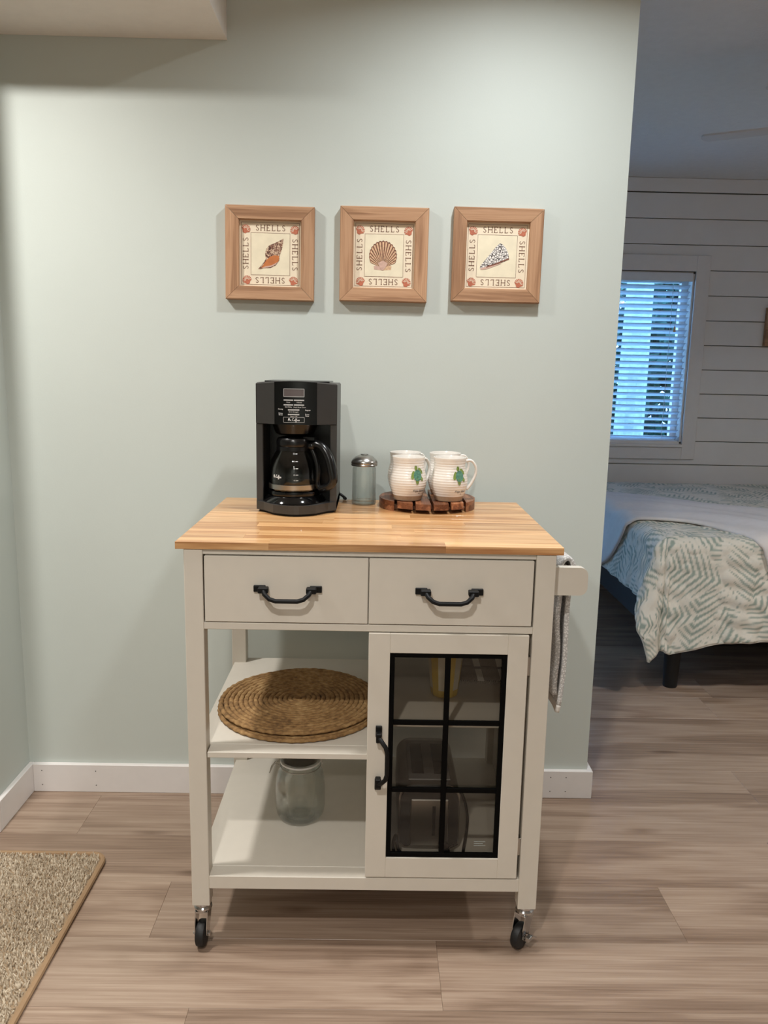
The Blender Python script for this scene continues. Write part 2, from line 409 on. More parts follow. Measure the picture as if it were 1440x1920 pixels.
# nail heads on the baseboard
nb = bpy.data.objects['baseboard_back']
for x in (-.955, -.80, -.40, .52, .565):
    for z in (.022, .066): obj('nail', MB().lathe([(0, -.0004), (.0018, -.0004), (.0018, .0003), (0, .0003)], (0, 0, 0), 8), 'joint', nb, world=False).matrix_local = Matrix.Translation((x, -BT-.0002, z)) @ Matrix.Rotation(PI/2, 4, 'X')

# ------------------------------------------------------------------ recessed lights
def downlight(x, y, z, power, label, size=.09, spread=150, col=None):
    t = thing('recessed_light', label, 'light', (x, y, z), 'recessed ceiling lights')
    obj('trim_ring', MB().lathe([(.052, -.002), (.075, -.003), (.078, 0), (.052, 0)], n=32), 'trim', t, world=False)
    obj('lens', MB().lathe([(0, -.001), (.051, -.001), (.051, 0), (0, 0)], n=32), 'lens', t, world=False)
    L = bpy.data.lights.new('downlight', 'AREA'); L.shape = 'DISK'; L.size = size; L.energy = power; L.color = col or LIGHT_COL; L.spread = math.radians(spread)
    o = bpy.data.objects.new('downlight', L); C.objects.link(o); o.parent = t; o.location = (0, 0, -.006)
downlight(-1.10, -.72, CEIL, P_NEAR_LEFT, 'recessed ceiling light by the soffit at left', .15, spread=152)
downlight(.35, -.60, CEIL, P_NEAR_RIGHT, 'recessed ceiling light in front of the shell pictures', .09, spread=152, col=(.96, 1.0, 1.015))
downlight(-.35, -2.1, CEIL, P_ROOM, 'recessed ceiling light above the viewer')
downlight(2.2, -.45, CEIL, P_SIDE, 'recessed ceiling light to the right, in front of the bedroom', .15)
downlight(.0, -3.6, CEIL, P_FAR, 'recessed ceiling light farthest behind the viewer', .15)

# ------------------------------------------------------------------ bedroom wall, window, blind
wf = struct('wall_far', MB().box(WX0, -.80, YB+.014, YB+.12, -.006, CEIL).box(-.15, .75, YB+.014, YB+.12, -.006, CEIL).box(-.80, -.15, YB+.014, YB+.12, 2.05, CEIL).box(1.795, XR, YB+.014, YB+.12, -.006, CEIL)
            .box(.75, 1.795, YB+.014, YB+.12, -.006, .82).box(.75, 1.795, YB+.014, YB+.12, 1.79, CEIL), 'joint', 'white shiplap wall at the far end of the bedroom', 'wall', smooth=False)
BP = .1383; z = 2.2295-BP*16
while z < 2.29:
    z0, z1 = max(z+.0022, 0), min(z+BP-.0022, CEIL-.002)
    if z < 2.2:
        segs = [(WX0+.12, -.80), (-.15, XR)] if z0 < 2.05 else [(WX0+.12, XR)]
        if z0 > .74 and z1 < 1.893: segs = [(WX0+.12, -.80), (-.15, .66), (1.868, XR)]
        for a, b in segs:
            obj('shiplap_board', bx(a, b, YB, YB+.014, z0, z1, .0012), 'shiplap', wf, smooth=False)
    z += BP
struct('trim_2', bx(WX0+.12, XR, YB-.012, YB, 2.232, CEIL-.001, .002), 'shiplap', 'flat white trim board at the top of the shiplap wall', 'trim')
WNX0, WNX1, WNZ0, WNZ1 = .75, 1.79, .83, 1.805
win = thing('window_1', 'bedroom window with white casing and lowered blind', 'window', ((WNX0+WNX1)/2, YB, WNZ0)); win['kind'] = 'structure'
CW = .078
for nm, a in (('casing_side', (WNX1, WNX1+CW, YB-.018, YB, .742, 1.893)), ('casing_side', (WNX0-CW, WNX0, YB-.018, YB, .742, 1.893)),
              ('casing_head', (WNX0, WNX1, YB-.018, YB, 1.808, 1.893)), ('casing_apron', (WNX0, WNX1, YB-.018, YB, .742, .812)),
              ('sill', (WNX0-.0, WNX1+.0, YB-.032, YB+.09, .813, .829)),
              ('jamb', (WNX1-.012, WNX1, YB, YB+.1, .83, 1.805)), ('jamb', (WNX0, WNX0+.012, YB, YB+.1, .83, 1.805)), ('jamb_head', (WNX0, WNX1, YB, YB+.1, 1.793, 1.805))):
    obj(nm, bx(*a, .0015), 'trim', win)
fr = MB()
for a in ((WNX0+.012, WNX0+.05, .83, 1.793), (WNX1-.05, WNX1-.012, .83, 1.793), (WNX0+.05, WNX1-.05, .83, .87), (WNX0+.05, WNX1-.05, 1.75, 1.793)):
    fr.box(a[0], a[1], YB+.06, YB+.1, a[2], a[3], .002)
obj('sash', fr, 'trim', win)
obj('pane', bx(WNX0+.05, WNX1-.05, YB+.082, YB+.086, .87, 1.75), 'window', win, smooth=False)
bl = thing('window_blind', 'white horizontal slat blind lowered over the bedroom window', 'blind', ((WNX0+WNX1)/2, YB+.01, WNZ0))
obj('valance', bx(WNX0+.013, WNX1-.013, YB-.008, YB-.002, 1.752, 1.800, .002), 'blind', bl)
obj('headrail', bx(WNX0+.014, WNX1-.014, YB-.001, YB+.045, 1.757, 1.792, .002), 'blind', bl)
obj('bottom_rail', bx(WNX0+.02, WNX1-.02, YB+.002, YB+.042, .834, .850, .003), 'blind', bl)
sl = None
for i in range(25):
    z = .8675+i*.0357
    if sl is None:
        mb = MB()
        def slat(u, v):
            yy = (v-.5)*.042; return (WNX0+.018+u*(WNX1-WNX0-.036)-(WNX0+WNX1)/2, yy, -.42*yy+.003*(1-(2*v-1)**2))
        mb.grid(slat, 1, 6); n = len(mb.v); mb.v += [(a, b, c-.0022) for a, b, c in mb.v]; mb.f += [tuple(k+n for k in f[::-1]) for f in mb.f]
        for k in range(6): mb.f += [(k, k+1, n+k+1, n+k), (7+k, n+7+k, n+8+k, 8+k)]
        mb.f += [(0, n, n+7, 7), (6, 13, n+13, n+6)]
        sl = obj('slat', mb, 'slat', bl, world=False); o = sl
    else:
        o = sl.copy(); C.objects.link(o); o.parent = bl
    o.location = (0, .012, z-WNZ0)
for x in (WNX0+.12, (WNX0+WNX1)/2, WNX1-.12):
    obj('ladder_cord', MB().tube([(x, YB-.0015, 1.757), (x, YB-.0015, .85)], .0011, 6), 'blind', bl)
obj('pull_cord', MB().tube([(WNX1-.085, YB-.006, 1.757), (WNX1-.09, YB-.006, 1.6), (WNX1-.095, YB-.006, 1.50)], .0012, 6), 'blind', bl)
obj('cord_tassel', MB().lathe([(0, .03), (.004, .03), (.008, .004), (.006, 0), (0, 0)], (WNX1-.095, YB-.006, 1.472), 10), 'shellcream', bl)

w2 = thing('daylight_door_1', 'unseen glazed door added behind the green wall for bedroom daylight', 'door', (-.475, YB, 0)); w2['kind'] = 'structure'  # unseen door, added to let more daylight onto the bed
for nm, a in (('jamb', (-.80, -.76, 0, 2.05)), ('jamb', (-.19, -.15, 0, 2.05)), ('door_rail', (-.76, -.19, .003, .20)), ('door_rail', (-.76, -.19, 1.93, 2.05))):
    obj(nm, bx(a[0], a[1], YB+.02, YB+.1, a[2], a[3], .001), 'trim', w2)
obj('pane', bx(-.76, -.19, YB+.062, YB+.066, .20, 1.93), 'window', w2, smooth=False)

# outside: lawn, trees
lawn = struct('ground', bx(-3, 8, YB+.3, 12, -.3, -.2), 'grass', 'lawn outside the bedroom window', 'lawn', smooth=False)
def tree(x, y, h, rc, zc, nleaf, leaf, label, trunk_r=.06, lean=0.0, tm='bark'):
    t = thing('garden_tree', label, 'tree', (x, y, -.2), 'trees outside the window')
    obj('trunk', MB().tube([(0, 0, 0), (lean*.3, 0, h*.35), (lean*.7, .02, h*.7), (lean, 0, h)], [trunk_r*1.15, trunk_r, trunk_r*.85, trunk_r*.5], 10), tm, t, world=False)
    rs = np.random.RandomState(int(x*100) % 999); mb = MB()
    for i in range(nleaf):
        d = rs.normal(size=3); d /= np.linalg.norm(d); r = rs.uniform(.35, 1)**.5
        c = np.array([lean, 0, zc])+d*r*np.array(rc); a = rs.normal(size=3); a /= np.linalg.norm(a); b = np.cross(a, d+.01); b /= np.linalg.norm(b)+1e-6
        s1, s2 = rs.uniform(.05, .10), rs.uniform(.03, .05)
        mb.add([c-a*s1, c+b*s2, c+a*s1, c-b*s2], [(0, 1, 2, 3)])
    o = obj('foliage', mb, leaf, t, world=False, smooth=False, recalc=False); o['kind'] = 'stuff'
tree(2.20, 4.8, 4.2, (1.1, .6, .8), 3.6, 900, 'leaf', 'pale-trunked tree just outside the bedroom window', .12, .05)
tree(1.30, 6.2, 2.6, (.8, .45, 1.2), 1.3, 2600, 'leaf', 'bright green bushy tree at left outside the window', .05)
tree(2.95, 5.6, 2.8, (.8, .5, 1.3), 1.5, 2600, 'leaf2', 'dark leafy tree at right outside the window', .06)
tree(2.3, 7.6, 3.4, (1.6, .5, 1.4), 1.7, 3200, 'leaf2', 'wide dark tree farthest from the window', .08)

# framed picture at the right edge, on the shiplap wall
t = thing('wall_picture', 'light wood framed picture on the shiplap wall at the right edge', 'picture', (2.36, YB-.02, 1.4))
fx0, fx1, fz0, fz1 = 2.212, 2.512, 1.402, 1.618
for nm, a in (('frame_side', (fx0, fx0+.02, fz0, fz1)), ('frame_side', (fx1-.02, fx1, fz0, fz1)), ('frame_side', (fx0+.02, fx1-.02, fz0, fz0+.02)), ('frame_side', (fx0+.02, fx1-.02, fz1-.02, fz1))):
    obj(nm, bx(a[0], a[1], YB-.03, YB-.0005, a[2], a[3], .002), 'oak', t)
obj('picture_panel', bx(fx0+.02, fx1-.02, YB-.015, YB-.0005, fz0+.02, fz1-.02), 'art', t, smooth=False)

# ceiling fan
hx, hy = 1.62, .58
t = thing('ceiling_fan', 'white ceiling fan with flat blades in the bedroom', 'ceiling fan', (hx, hy, CEIL))
obj('canopy', MB().lathe([(0, -.05), (.03, -.05), (.065, -.015), (.068, 0), (0, 0)]), 'fan', t, world=False)
obj('downrod', MB().lathe([(0, -.14), (.012, -.14), (.012, -.05), (0, -.05)]), 'fan', t, world=False)
obj('motor', MB().lathe([(0, -.30), (.06, -.295), (.10, -.27), (.105, -.2), (.08, -.15), (0, -.14)]), 'fan', t, world=False)
fb = None
for i in range(6):
    mb = MB(); A = math.radians(150.6-60*i)
    pts = []
    for k in range(9):
        s = k/8; x = .12+s*.42; wd = .045+.02*math.sin(s*PI*.5); pts.append((x, wd))
    tip = [(.54+.018*math.cos(a), .065*math.sin(a)) for a in np.linspace(PI/2, -PI/2, 9)]
    poly = [(x, wd) for x, wd in pts]+tip+[(x, -wd) for x, wd in pts[::-1]]
    mb.prism(poly, 'z', -.006, 0)
    mb.v = [(x, y*math.cos(.1), z-y*math.sin(.1)) for x, y, z in mb.v]
    b = obj('blade', mb, 'fan', t, world=False); b.location = (0, 0, -.245); b.rotation_euler = (0, 0, A)
    ir = obj('blade_iron', bx(.08, .16, -.015, .015, -.006, 0), 'fan', b, world=False)

# ------------------------------------------------------------------ bed
BX0, BX1, BY0, BY1, BZ = 1.115, 3.05, .815, 2.34, .60
t = thing('bed', 'low black bed frame with mattress in the bedroom', 'bed', ((BX0+BX1)/2, (BY0+BY1)/2, 0))
obj('frame', MB().box(BX0, BX1, BY0, BY0+.03, .205, .32, .004).box(BX0, BX1, BY1-.03, BY1, .205, .32, .004).box(BX0, BX0+.03, BY0+.03, BY1-.03, .205, .32, .004).box(BX1-.03, BX1, BY0+.03, BY1-.03, .205, .32, .004).box(BX0+.03, BX1-.03, BY0+.03, BY1-.03, .28, .31), 'bedblack', t)
for x in (BX0+.075, BX1-.06):
    for y in (BY0+.035, BY1-.06):
        obj('leg', MB().lathe([(0, 0), (.026, 0), (.0275, .004), (.034, .205), (0, .205)], (x, y, 0), 20), 'bedblack', t)
obj('mattress', bx(BX0+.01, BX1-.01, BY0+.01, BY1-.01, .315, BZ-.008, .035), 'mattress', t)

ER = .05
def drape(X, Y, off=0.0):
    """fold a flat cloth point (X, Y) over the near and foot edges of the bed"""
    u = BX0-X+0.0; v = BY0-Y
    r0 = BZ+off
    if u <= 0 and v <= 0:
        # soft rounding close to the edge
        e = min(-u, -v); dz = 0
        return (X, Y, r0)
    if u <= 0: d, cx, cy, nx, ny = v, X, BY0, 0, -1
    elif v <= 0: d, cx, cy, nx, ny = u, BX0, Y, -1, 0
    else:
        d = math.hypot(u, v); nx, ny = -u/d, -v/d; cx, cy = BX0, BY0
    # quarter round then hang
    q = ER*PI/2
    if d < q:
        a = d/ER; o, dz = ER*math.sin(a), ER*(1-math.cos(a))
    else:
        h = d-q; o, dz = ER+h*.10, ER+h*.985
    o -= ER*.55
    if u > 0 and v > 0:
        ph = math.degrees(math.atan2(u, v)); fl = math.sin(min(max((ph-22)/68, 0), 1)*PI)
        o += .22*fl*min(d, .4); dz *= .975
    return (cx+nx*(o+off), cy+ny*(o+off), r0-dz)
def quilt():
    res = .0058; X0, X1, Y0, Y1 = BX0-.285, 2.55, BY0-.415, BY1+.0
    nu, nv = int((X1-X0)/res), int((Y1-Y0)/res)
    xs = X0+(X1-X0)*np.arange(nu+1)/nu; ys = Y0+(Y1-Y0)*np.arange(nv+1)/nv
    GX, GY = np.meshgrid(xs, ys, indexing='ij'); mask = np.zeros_like(GX)
    rs = np.random.RandomState(4)
    spots = [(x+rs.uniform(-.05, .05), y+rs.uniform(-.05, .05)) for x in np.arange(X0, X1, .125) for y in np.arange(Y0, Y1, .125)]
    for (px, py) in spots:
        a = rs.uniform(-.7, .7)+rs.choice([PI/2, PI/2+1.1, PI/2-1.1, -PI/2]); L = rs.uniform(.22, .34); bend = rs.uniform(-1.2, 1.2)
        dx, dy = GX-px, GY-py; s = dx*math.cos(a)+dy*math.sin(a); n = -dx*math.sin(a)+dy*math.cos(a)
        n = n-bend*s*s
        ins = (s > -.02) & (s < L*1.15)
        mask[ins & (np.abs(n) < .003) & (s < L)] = np.maximum(mask[ins & (np.abs(n) < .003) & (s < L)], .9)
        # leaflets slanted forward
        sp = .026; q = s-np.abs(n)*.75; ph = np.abs((q/sp) % 1.0-.5)*2   # 0 at leaflet axis
        ln = .115*np.sin(np.clip((s-np.abs(n)*.5)/L, 0.02, 1)*PI*.92+.15)
        t = np.abs(n)/np.maximum(ln, .005); wd = .62*(1-t)**.6 if False else .60*np.clip(1-t, 0, 1)**.5
        mk = (ph < wd) & (t < 1) & (q > 0) & (q < L)
        sil = (t < 1.15) & (q > -.012) & (q < L+.012); mask[sil] *= .12
        ed = np.where(mk, np.clip((wd-ph)/.16, 0, 1), 0); mask = np.maximum(mask, ed)
    V = []
    for i in range(nu+1):
        for k in range(nv+1):
            X, Y = xs[i], ys[k]; p = drape(X, Y, .012)
            over = max(BX0-X, BY0-Y, 0); wv = .006*math.sin(X*47+Y*31)*math.sin(Y*53-X*29)+.010*min(over/.3, 1)*math.sin((X if BY0-Y > BX0-X else Y)*19)
            u, v = BX0-X, BY0-Y
            if v > .1: p = (p[0], p[1], p[2]-.055*(math.exp(-((X-BX0)/.16)**2) if u < 0 else max(1-u/.3, 0))*min((v-.1)/.3, 1))
            if over <= .04: p = (p[0], p[1], p[2]+wv*.5)
            elif v >= u: p = (p[0], p[1]-abs(wv)-wv*.4, p[2])
            else: p = (p[0]-abs(wv), p[1], p[2])
            V.append(p)
    F = [(i*(nv+1)+k, (i+1)*(nv+1)+k, (i+1)*(nv+1)+k+1, i*(nv+1)+k+1) for i in range(nu) for k in range(nv)]
    mb = MB(); mb.v = V; mb.f = F
    q = obj('quilt', mb, 'quilt', recalc=False, ang=80)
    at = q.data.attributes.new('print', 'FLOAT', 'POINT'); at.data.foreach_set('value', mask.reshape(-1).astype(np.float32))
    sm = q.modifiers.new('thickness', 'SOLIDIFY'); sm.thickness = .006; sm.offset = 1
    tag(q, 'off-white quilt printed with sage green palm fronds hanging over the bed corner', 'quilt')
    hem = [V[i*(nv+1)] for i in range(nu, -1, -4)]+[V[k] for k in range(0, nv+1, 4)]
    obj('binding', MB().tube(hem, .006, 6), 'quiltedge', q, world=False)
quilt()
def crv(pts, t):
    n = len(pts)-1; f = min(t*n, n-1e-6); i = int(f); f -= i
    P = lambda k: np.array(pts[max(0, min(n, k))], float)
    a, b, c, d = P(i-1), P(i), P(i+1), P(i+2)
    return .5*((2*b)+(c-a)*f+(2*a-5*b+4*c-d)*f*f+(3*b-a-3*c+d)*f**3)
lowc = [(.79, 1.46), (.88, 1.28), (1.03, 1.15), (1.18, 1.12), (1.318, 1.06), (1.405, .915), (1.49, .67), (1.56, .48)]
uppc = [(.80, 2.05), (1.0, 1.98), (1.2, 1.88), (1.4, 1.75), (1.6, 1.55), (1.8, 1.37), (2.0, 1.0), (2.15, .50)]
def throw():
    def fn(u, v):
        p = crv(lowc, u)*(1-v)+crv(uppc, u)*v
        q = drape(p[0], p[1], .026)
        r = .006*math.sin(v*11+u*5)+.004*math.sin(v*23-u*9)
        dz = -.012*(abs(2*v-1)**8)
        ov = max(BX0-p[0], BY0-p[1])
        if ov < .05: return (q[0], q[1], q[2]+r+dz)
        return (q[0]-(.8*r if BX0-p[0] > BY0-p[1] else 0), q[1]-(.8*r if BX0-p[0] < BY0-p[1] else 0), q[2])
    o = obj('throw_blanket', MB().grid(fn, 90, 40), 'throw', recalc=False, ang=80)
    m = o.modifiers.new('thickness', 'SOLIDIFY'); m.thickness = .014; m.offset = 1
    m = o.modifiers.new('soft', 'SUBSURF'); m.levels = 1; m.render_levels = 1
    tag(o, 'plain white fleece throw laid diagonally across the foot of the bed', 'blanket')
throw()

# ------------------------------------------------------------------ rug
def rug():
    x0, x1, y0, y1, R = -2.35, -.668, -1.75, -.322, .035
    t = thing('area_rug', 'beige looped-pile rug with bound edge at lower left', 'rug', ((x0+x1)/2, (y0+y1)/2, 0))
    ol = []
    for cx, cy, a in ((x1-R, y1-R, 0), (x0+R, y1-R, PI/2), (x0+R, y0+R, PI), (x1-R, y0+R, 1.5*PI)):
        for k in range(7): ol.append((cx+R*math.cos(a+PI/2*k/6), cy+R*math.sin(a+PI/2*k/6)))
    obj('backing', MB().prism(ol, 'z', .0005, .006), 'rugbase', t)
    obj('binding', MB().tube([(x, y, .0068) for x, y in ol], .0066, 8, closed=True), 'bind', t)
    # pile: short leaning tufts
    sp = .0058; rs = np.random.RandomState(3)
    gx = np.arange(max(x0, -1.35)+.008, x1-.008, sp); gy = np.arange(max(y0, -1.25)+.008, y1-.008, sp)
    X, Y = [g.reshape(-1) for g in np.meshgrid(gx, gy)]
    # round the corner
    keep = ~((X > x1-R) & (Y > y1-R) & (np.hypot(X-x1+R, Y-y1+R) > R-.007)); X, Y = X[keep], Y[keep]; n = len(X)
    X = X+rs.uniform(-.002, .002, n); Y = Y+rs.uniform(-.002, .002, n)
    h = rs.uniform(.006, .0135, n); an = rs.uniform(0, 2*PI, n); ln = rs.uniform(.001, .0055, n); r = rs.uniform(.0020, .0034, n)
    V = np.zeros((n, 6, 3))
    for k in range(3):
        a = an+2*PI*k/3
        V[:, k] = np.stack([X+r*np.cos(a), Y+r*np.sin(a), np.full(n, .005)], 1)
        V[:, 3+k] = np.stack([X+ln*np.cos(an)+r*.65*np.cos(a), Y+ln*np.sin(an)+r*.65*np.sin(a), .004+h+.0012*np.cos(a-an)], 1)
    me = bpy.data.meshes.new('pile'); off = np.array(t.location)
    base = np.array([(0, 1, 4, 3), (1, 2, 5, 4), (2, 0, 3, 5), (3, 4, 5, 5)])
    V = (V-off).reshape(-1, 3); nv = len(V)
    me.vertices.add(nv); me.vertices.foreach_set('co', V.reshape(-1).astype(np.float32))
    loops = []; 
    F = np.arange(n)[:, None]*6
    quads = np.concatenate([F+np.array([0, 1, 4, 3]), F+np.array([1, 2, 5, 4]), F+np.array([2, 0, 3, 5])], 1)
    tri = F+np.array([3, 4, 5]); al = np.concatenate([quads, tri], 1).reshape(-1)
    me.loops.add(len(al)); me.loops.foreach_set('vertex_index', al.astype(np.int32))
    ls = (np.arange(n)[:, None]*15+np.array([0, 4, 8, 12])).reshape(-1)
    me.polygons.add(n*4); me.polygons.foreach_set('loop_start', ls.astype(np.int32))
    me.update(calc_edges=True); me.validate()
    me.materials.append(MT['pile'])
    o = bpy.data.objects.new('pile', me); C.objects.link(o); o.parent = t; o['kind'] = 'stuff'
rug()

# ------------------------------------------------------------------ the cart
CX0, CX1, CYF, CYB, CH, CTH = -.395, .365, -.636, -.093, .888, .0145
cart = thing('kitchen_cart', 'white wooden kitchen cart on casters with butcher block top', 'cart', (-.015, -.365, 0))
top = obj('countertop', bx(CX0+.002, CX1-.002, CYF+.002, CYB-.002, CH-CTH, CH-.003), 'butcher', cart, smooth=False); top['label'] = 'light oiled butcher block countertop'
rows = 13; rw = (CYB-CYF)/rows
for r in range(rows):
    x = CX0; y0 = CYF+r*rw
    cuts = [CX0]; x = CX0+random.uniform(.08, .3)
    if r == 0: cuts += [-.213, .133]
    else:
        while x < CX1-.06: cuts.append(x); x += random.uniform(.2, .36)
    cuts.append(CX1)
    for a, b in zip(cuts[:-1], cuts[1:]):
        L = b-a; zz = CH-CTH if r in (0, rows-1) or a == CX0 or b == CX1 else CH-.004
        s = obj('stave', bx(-L/2, L/2, -rw/2, rw/2, zz-CH, 0, .00025), 'butcher', smooth=False)
        s.parent = top; s.location = Vector(((a+b)/2, y0+rw/2, CH))-wl(top)
LZ = .097
LGX = ((-.3795, -.3425), (.3125, .3515)); LGY = ((-.634, -.598), (-.131, -.096))
for a in LGX:
    for b in LGY:
        obj('leg', bx(a[0], a[1], b[0], b[1], LZ, CH-CTH, .0012), 'cart', cart)
XI0, XI1 = -.3425, .3125
obj('top_rail', bx(XI0, XI1, -.630, -.612, .8625, CH-CTH, .0008), 'cart', cart)
obj('middle_rail', bx(XI0, XI1, -.633, -.60, .7105, .7245, .001), 'cart', cart)
obj('drawer_divider', bx(-.022, -.011, -.622, -.14, .7245, .8625), 'cart', cart, smooth=False)
obj('drawer_floor', bx(XI0, XI1, -.60, -.12, .7105, .7165), 'cart', cart, smooth=False)
obj('back_apron', bx(XI0, XI1, -.118, -.102, .7105, CH-CTH, .0008), 'cart', cart)
obj('side_apron', bx(-.3745, -.3575, -.598, -.131, .7105, CH-CTH, .0008), 'cart', cart)
obj('side_apron', bx(.328, .346, -.598, -.131, .7105, CH-CTH, .0008), 'cart', cart)
obj('bottom_shelf', bx(-.3735, .3455, -.598, -.10, .138, .168, .0012).box(XI0, XI1, -.634, -.598, .138, .168, .0012), 'cart', cart)
obj('middle_shelf', bx(-.3735, .024, -.598, -.095, .4365, .449, .001).box(XI0+.002, .024, -.635, -.598, .4365, .449, .001), 'cart', cart)
obj('inner_shelf', bx(.036, .3285, -.600, -.110, .493, .505, .001), 'cart', cart)
obj('divider_panel', bx(.024, .036, -.622, -.110, .168, .7105, .0005), 'cart', cart)
obj('side_panel', bx(.3285, .3425, -.598, -.131, .168, .7105, .0005), 'cart', cart)
obj('shelf_pin', MB().tube([(-.3425, -.616, .4325), (-.333, -.616, .4325)], .003, 8), 'steel', cart)
def pull(parent, c, L, horiz=True, foot=.0235):
    # flat feet and a bowed round bar; built along x at z=0, standing off toward -y, bar sagging toward -z
    mb = MB(); h = L/2
    for s in (-1, 1):
        mb.box(s*h-(foot if s > 0 else 0), s*h+(0 if s > 0 else foot), -.006, 0, -.0065, .0065, .001)
        mb.box(s*(h-.030) if s < 0 else h-.030-.0, s*(h-.010), -.020, -.004, -.0058, .0055, .0015) if s > 0 else mb.box(-h+.010, -h+.030, -.020, -.004, -.0058, .0055, .0015)
    b = h-.020; pts = [(-b, -.014, 0), (-b+.004, -.024, -.006), (-b+.014, -.029, -.014), (-b+.026, -.030, -.0175)]
    pts = pts+[(-p[0], p[1], p[2]) for p in pts[::-1]]
    mb.tube(pts, .0046, 10)
    if not horiz: mb.v = [(-z, y, x) for x, y, z in mb.v]
    mb.v = [(x+c[0], y+c[1], z+c[2]) for x, y, z in mb.v]
    o = obj('handle', mb, 'black', parent); o['label'] = 'black metal bow handle'; return o
for a, b in ((-.3395, -.0178), (-.0155, .3085)):
    d = obj('drawer', bx(a, b, -.6345, -.618, .7268, .8603, .001), 'cart', cart)
    m_ = (-.1755 if a < -.1 else .1425)
    pull(d, (m_, -.6345, .797), .134)
    obj('drawer_box', bx(a+.012, b-.012, -.617, -.16, .7275, .735).box(a+.012, a+.022, -.617, -.16, .735, .835).box(b-.022, b-.012, -.617, -.16, .735, .835), 'cart', d, smooth=False)
# door
DX0, DX1, DZ0, DZ1, DY0, DY1 = -.0145, .3055, .172, .7085, -.6375, -.6195
door = obj('door', MB(), 'cart', cart) if False else None
hinge_loc = (DX1, DY1, DZ0)
door = bpy.data.objects.new('door', None); C.objects.link(door); door.parent = cart; door.location = Vector(hinge_loc)-wl(cart); door.empty_display_size = .03
GX0, GX1, GZ0, GZ1 = .0285, .2645, .2175, .6680
obj('stile', bx(DX0, GX0, DY0, DY1, DZ0, DZ1, .0008), 'cart', door)
obj('stile', bx(GX1, DX1, DY0, DY1, DZ0, DZ1, .0008), 'cart', door)
obj('rail', bx(GX0, GX1, DY0, DY1, GZ1, DZ1, .0008), 'cart', door)
obj('rail', bx(GX0, GX1, DY0, DY1, DZ0, GZ0, .0008), 'cart', door)
gy0, gy1 = -.6345, -.6285; gb = .0100
for a in ((GX0, GX0+gb, GZ0, GZ1), (GX1-gb, GX1, GZ0, GZ1)): obj('grille_side', bx(a[0], a[1], gy0, gy1, a[2], a[3], .0005), 'grille', door)
for a in ((GX0+gb, GX1-gb, GZ0, GZ0+gb), (GX0+gb, GX1-gb, GZ1-gb, GZ1)): obj('grille_end', bx(a[0], a[1], gy0, gy1, a[2], a[3], .0005), 'grille', door)
gm = .1455
obj('muntin', bx(gm-.0055, gm+.0055, gy0, gy1, GZ0+gb, GZ1-gb, .0005), 'grille', door)
for z in (.5185, .3700): obj('muntin', MB().box(GX0+gb, gm-.0055, gy0, gy1, z-.005, z+.005, .0005).box(gm+.0055, GX1-gb, gy0, gy1, z-.005, z+.005, .0005), 'grille', door)
gp = obj('glass_pane', bx(GX0-.004, GX1+.004, -.6280, -.6250, GZ0-.004, GZ1+.004), 'tint', door, smooth=False); gp['label'] = 'smoky tempered glass pane'
mk = MB()
for k, L in enumerate((.024, .019, .024)): mk.box(.214, .214+L, -.62815, -.62805, .2505-k*.0045, .2518-k*.0045)
obj('glass_marking', mk, 'paleink', door, smooth=False)
pull(door, (.0090, DY0, .4440), .139, horiz=False)
for z in (.24, .64): obj('hinge', bx(DX1-.003, DX1+.012, -.628, -.612, z-.02, z+.02, .001), 'steel', door)
# towel bar
for y in (-.598, -.150):
    pl = []
    for cx, cz, a in ((.4225-.012, .8415-.014, 0), (.4225-.012, .7845+.014, -PI/2)):
        pass
    x0, x1, z0, z1, R = .3515, .4235, .7845, .8420, .016
    pl = [(x0, z0)]+[(x1-R+R*math.sin(a), z0+R-R*math.cos(a)) for a in np.linspace(0, PI/2, 7)]+[(x1-R+R*math.cos(a), z1-R+R*math.sin(a)) for a in np.linspace(0, PI/2, 7)]+[(x0, z1)]
    obj('towel_bar_bracket', MB().prism(pl, 'y', y-.009, y+.009), 'cart', cart)
obj('towel_bar', MB().tube([(.392, -.589, .826), (.392, -.159, .826)], .007, 14), 'cart', cart)
# casters
def caster(x, y, rot, brake=True):
    c = bpy.data.objects.new('caster', None); C.objects.link(c); c.parent = cart; c.location = Vector((x, y, 0))-wl(cart); c.rotation_euler = (0, 0, rot); c.empty_display_size = .02
    obj('swivel_plate', MB().lathe([(0, .077), (.014, .077), (.019, .080), (.019, .084), (.016, .087), (.018, .090), (.018, .0968), (0, .0968)], n=24), 'chrome', c, world=False)
    fk = MB()
    for s in (-1, 1):
        pl = [(-.016, .080), (.016, .080), (.018, .072), (-.005, .024), (-.018, .022), (-.026, .030), (-.024, .05)]
        fk.prism([(p[0], p[1]) for p in pl], 'y', s*.0128-.001, s*.0128+.001)
    fk.box(-.018, .016, -.0138, .0138, .076, .079)
    obj('fork', fk, 'chrome', c, world=False)
    wh = MB().lathe([(0, -.0105), (.021, -.0105), (.026, -.008), (.0275, -.004), (.0275, .004), (.026, .008), (.021, .0105), (0, .0105)], n=32)
    wh.v = [(a-.014, c2, b+.0275) for a, b, c2 in wh.v]
    obj('wheel', wh, 'rubber', c, world=False)
    ax = MB().tube([(-.014, -.018, .0275), (-.014, .018, .0275)], .0035, 8).tube([(-.014, -.019, .0275), (-.014, -.015, .0275)], .0065, 6)
    obj('axle', ax, 'chrome', c, world=False)
    if brake: obj('brake_lever', MB().box(-.020, -.006, -.026, -.017, .024, .034, .001).prism([(-.006, .0345), (.012, .022), (.012, .020), (-.006, .031)], 'y', -.027, -.016), 'chrome', c, world=False)
# local -x is trailing side of wheel
caster(-.361, -.612, PI/2-.05, False)
caster(.332, -.612, .85, True)
caster(-.361, -.114, 2.6, False)
caster(.332, -.114, 2.9, False)

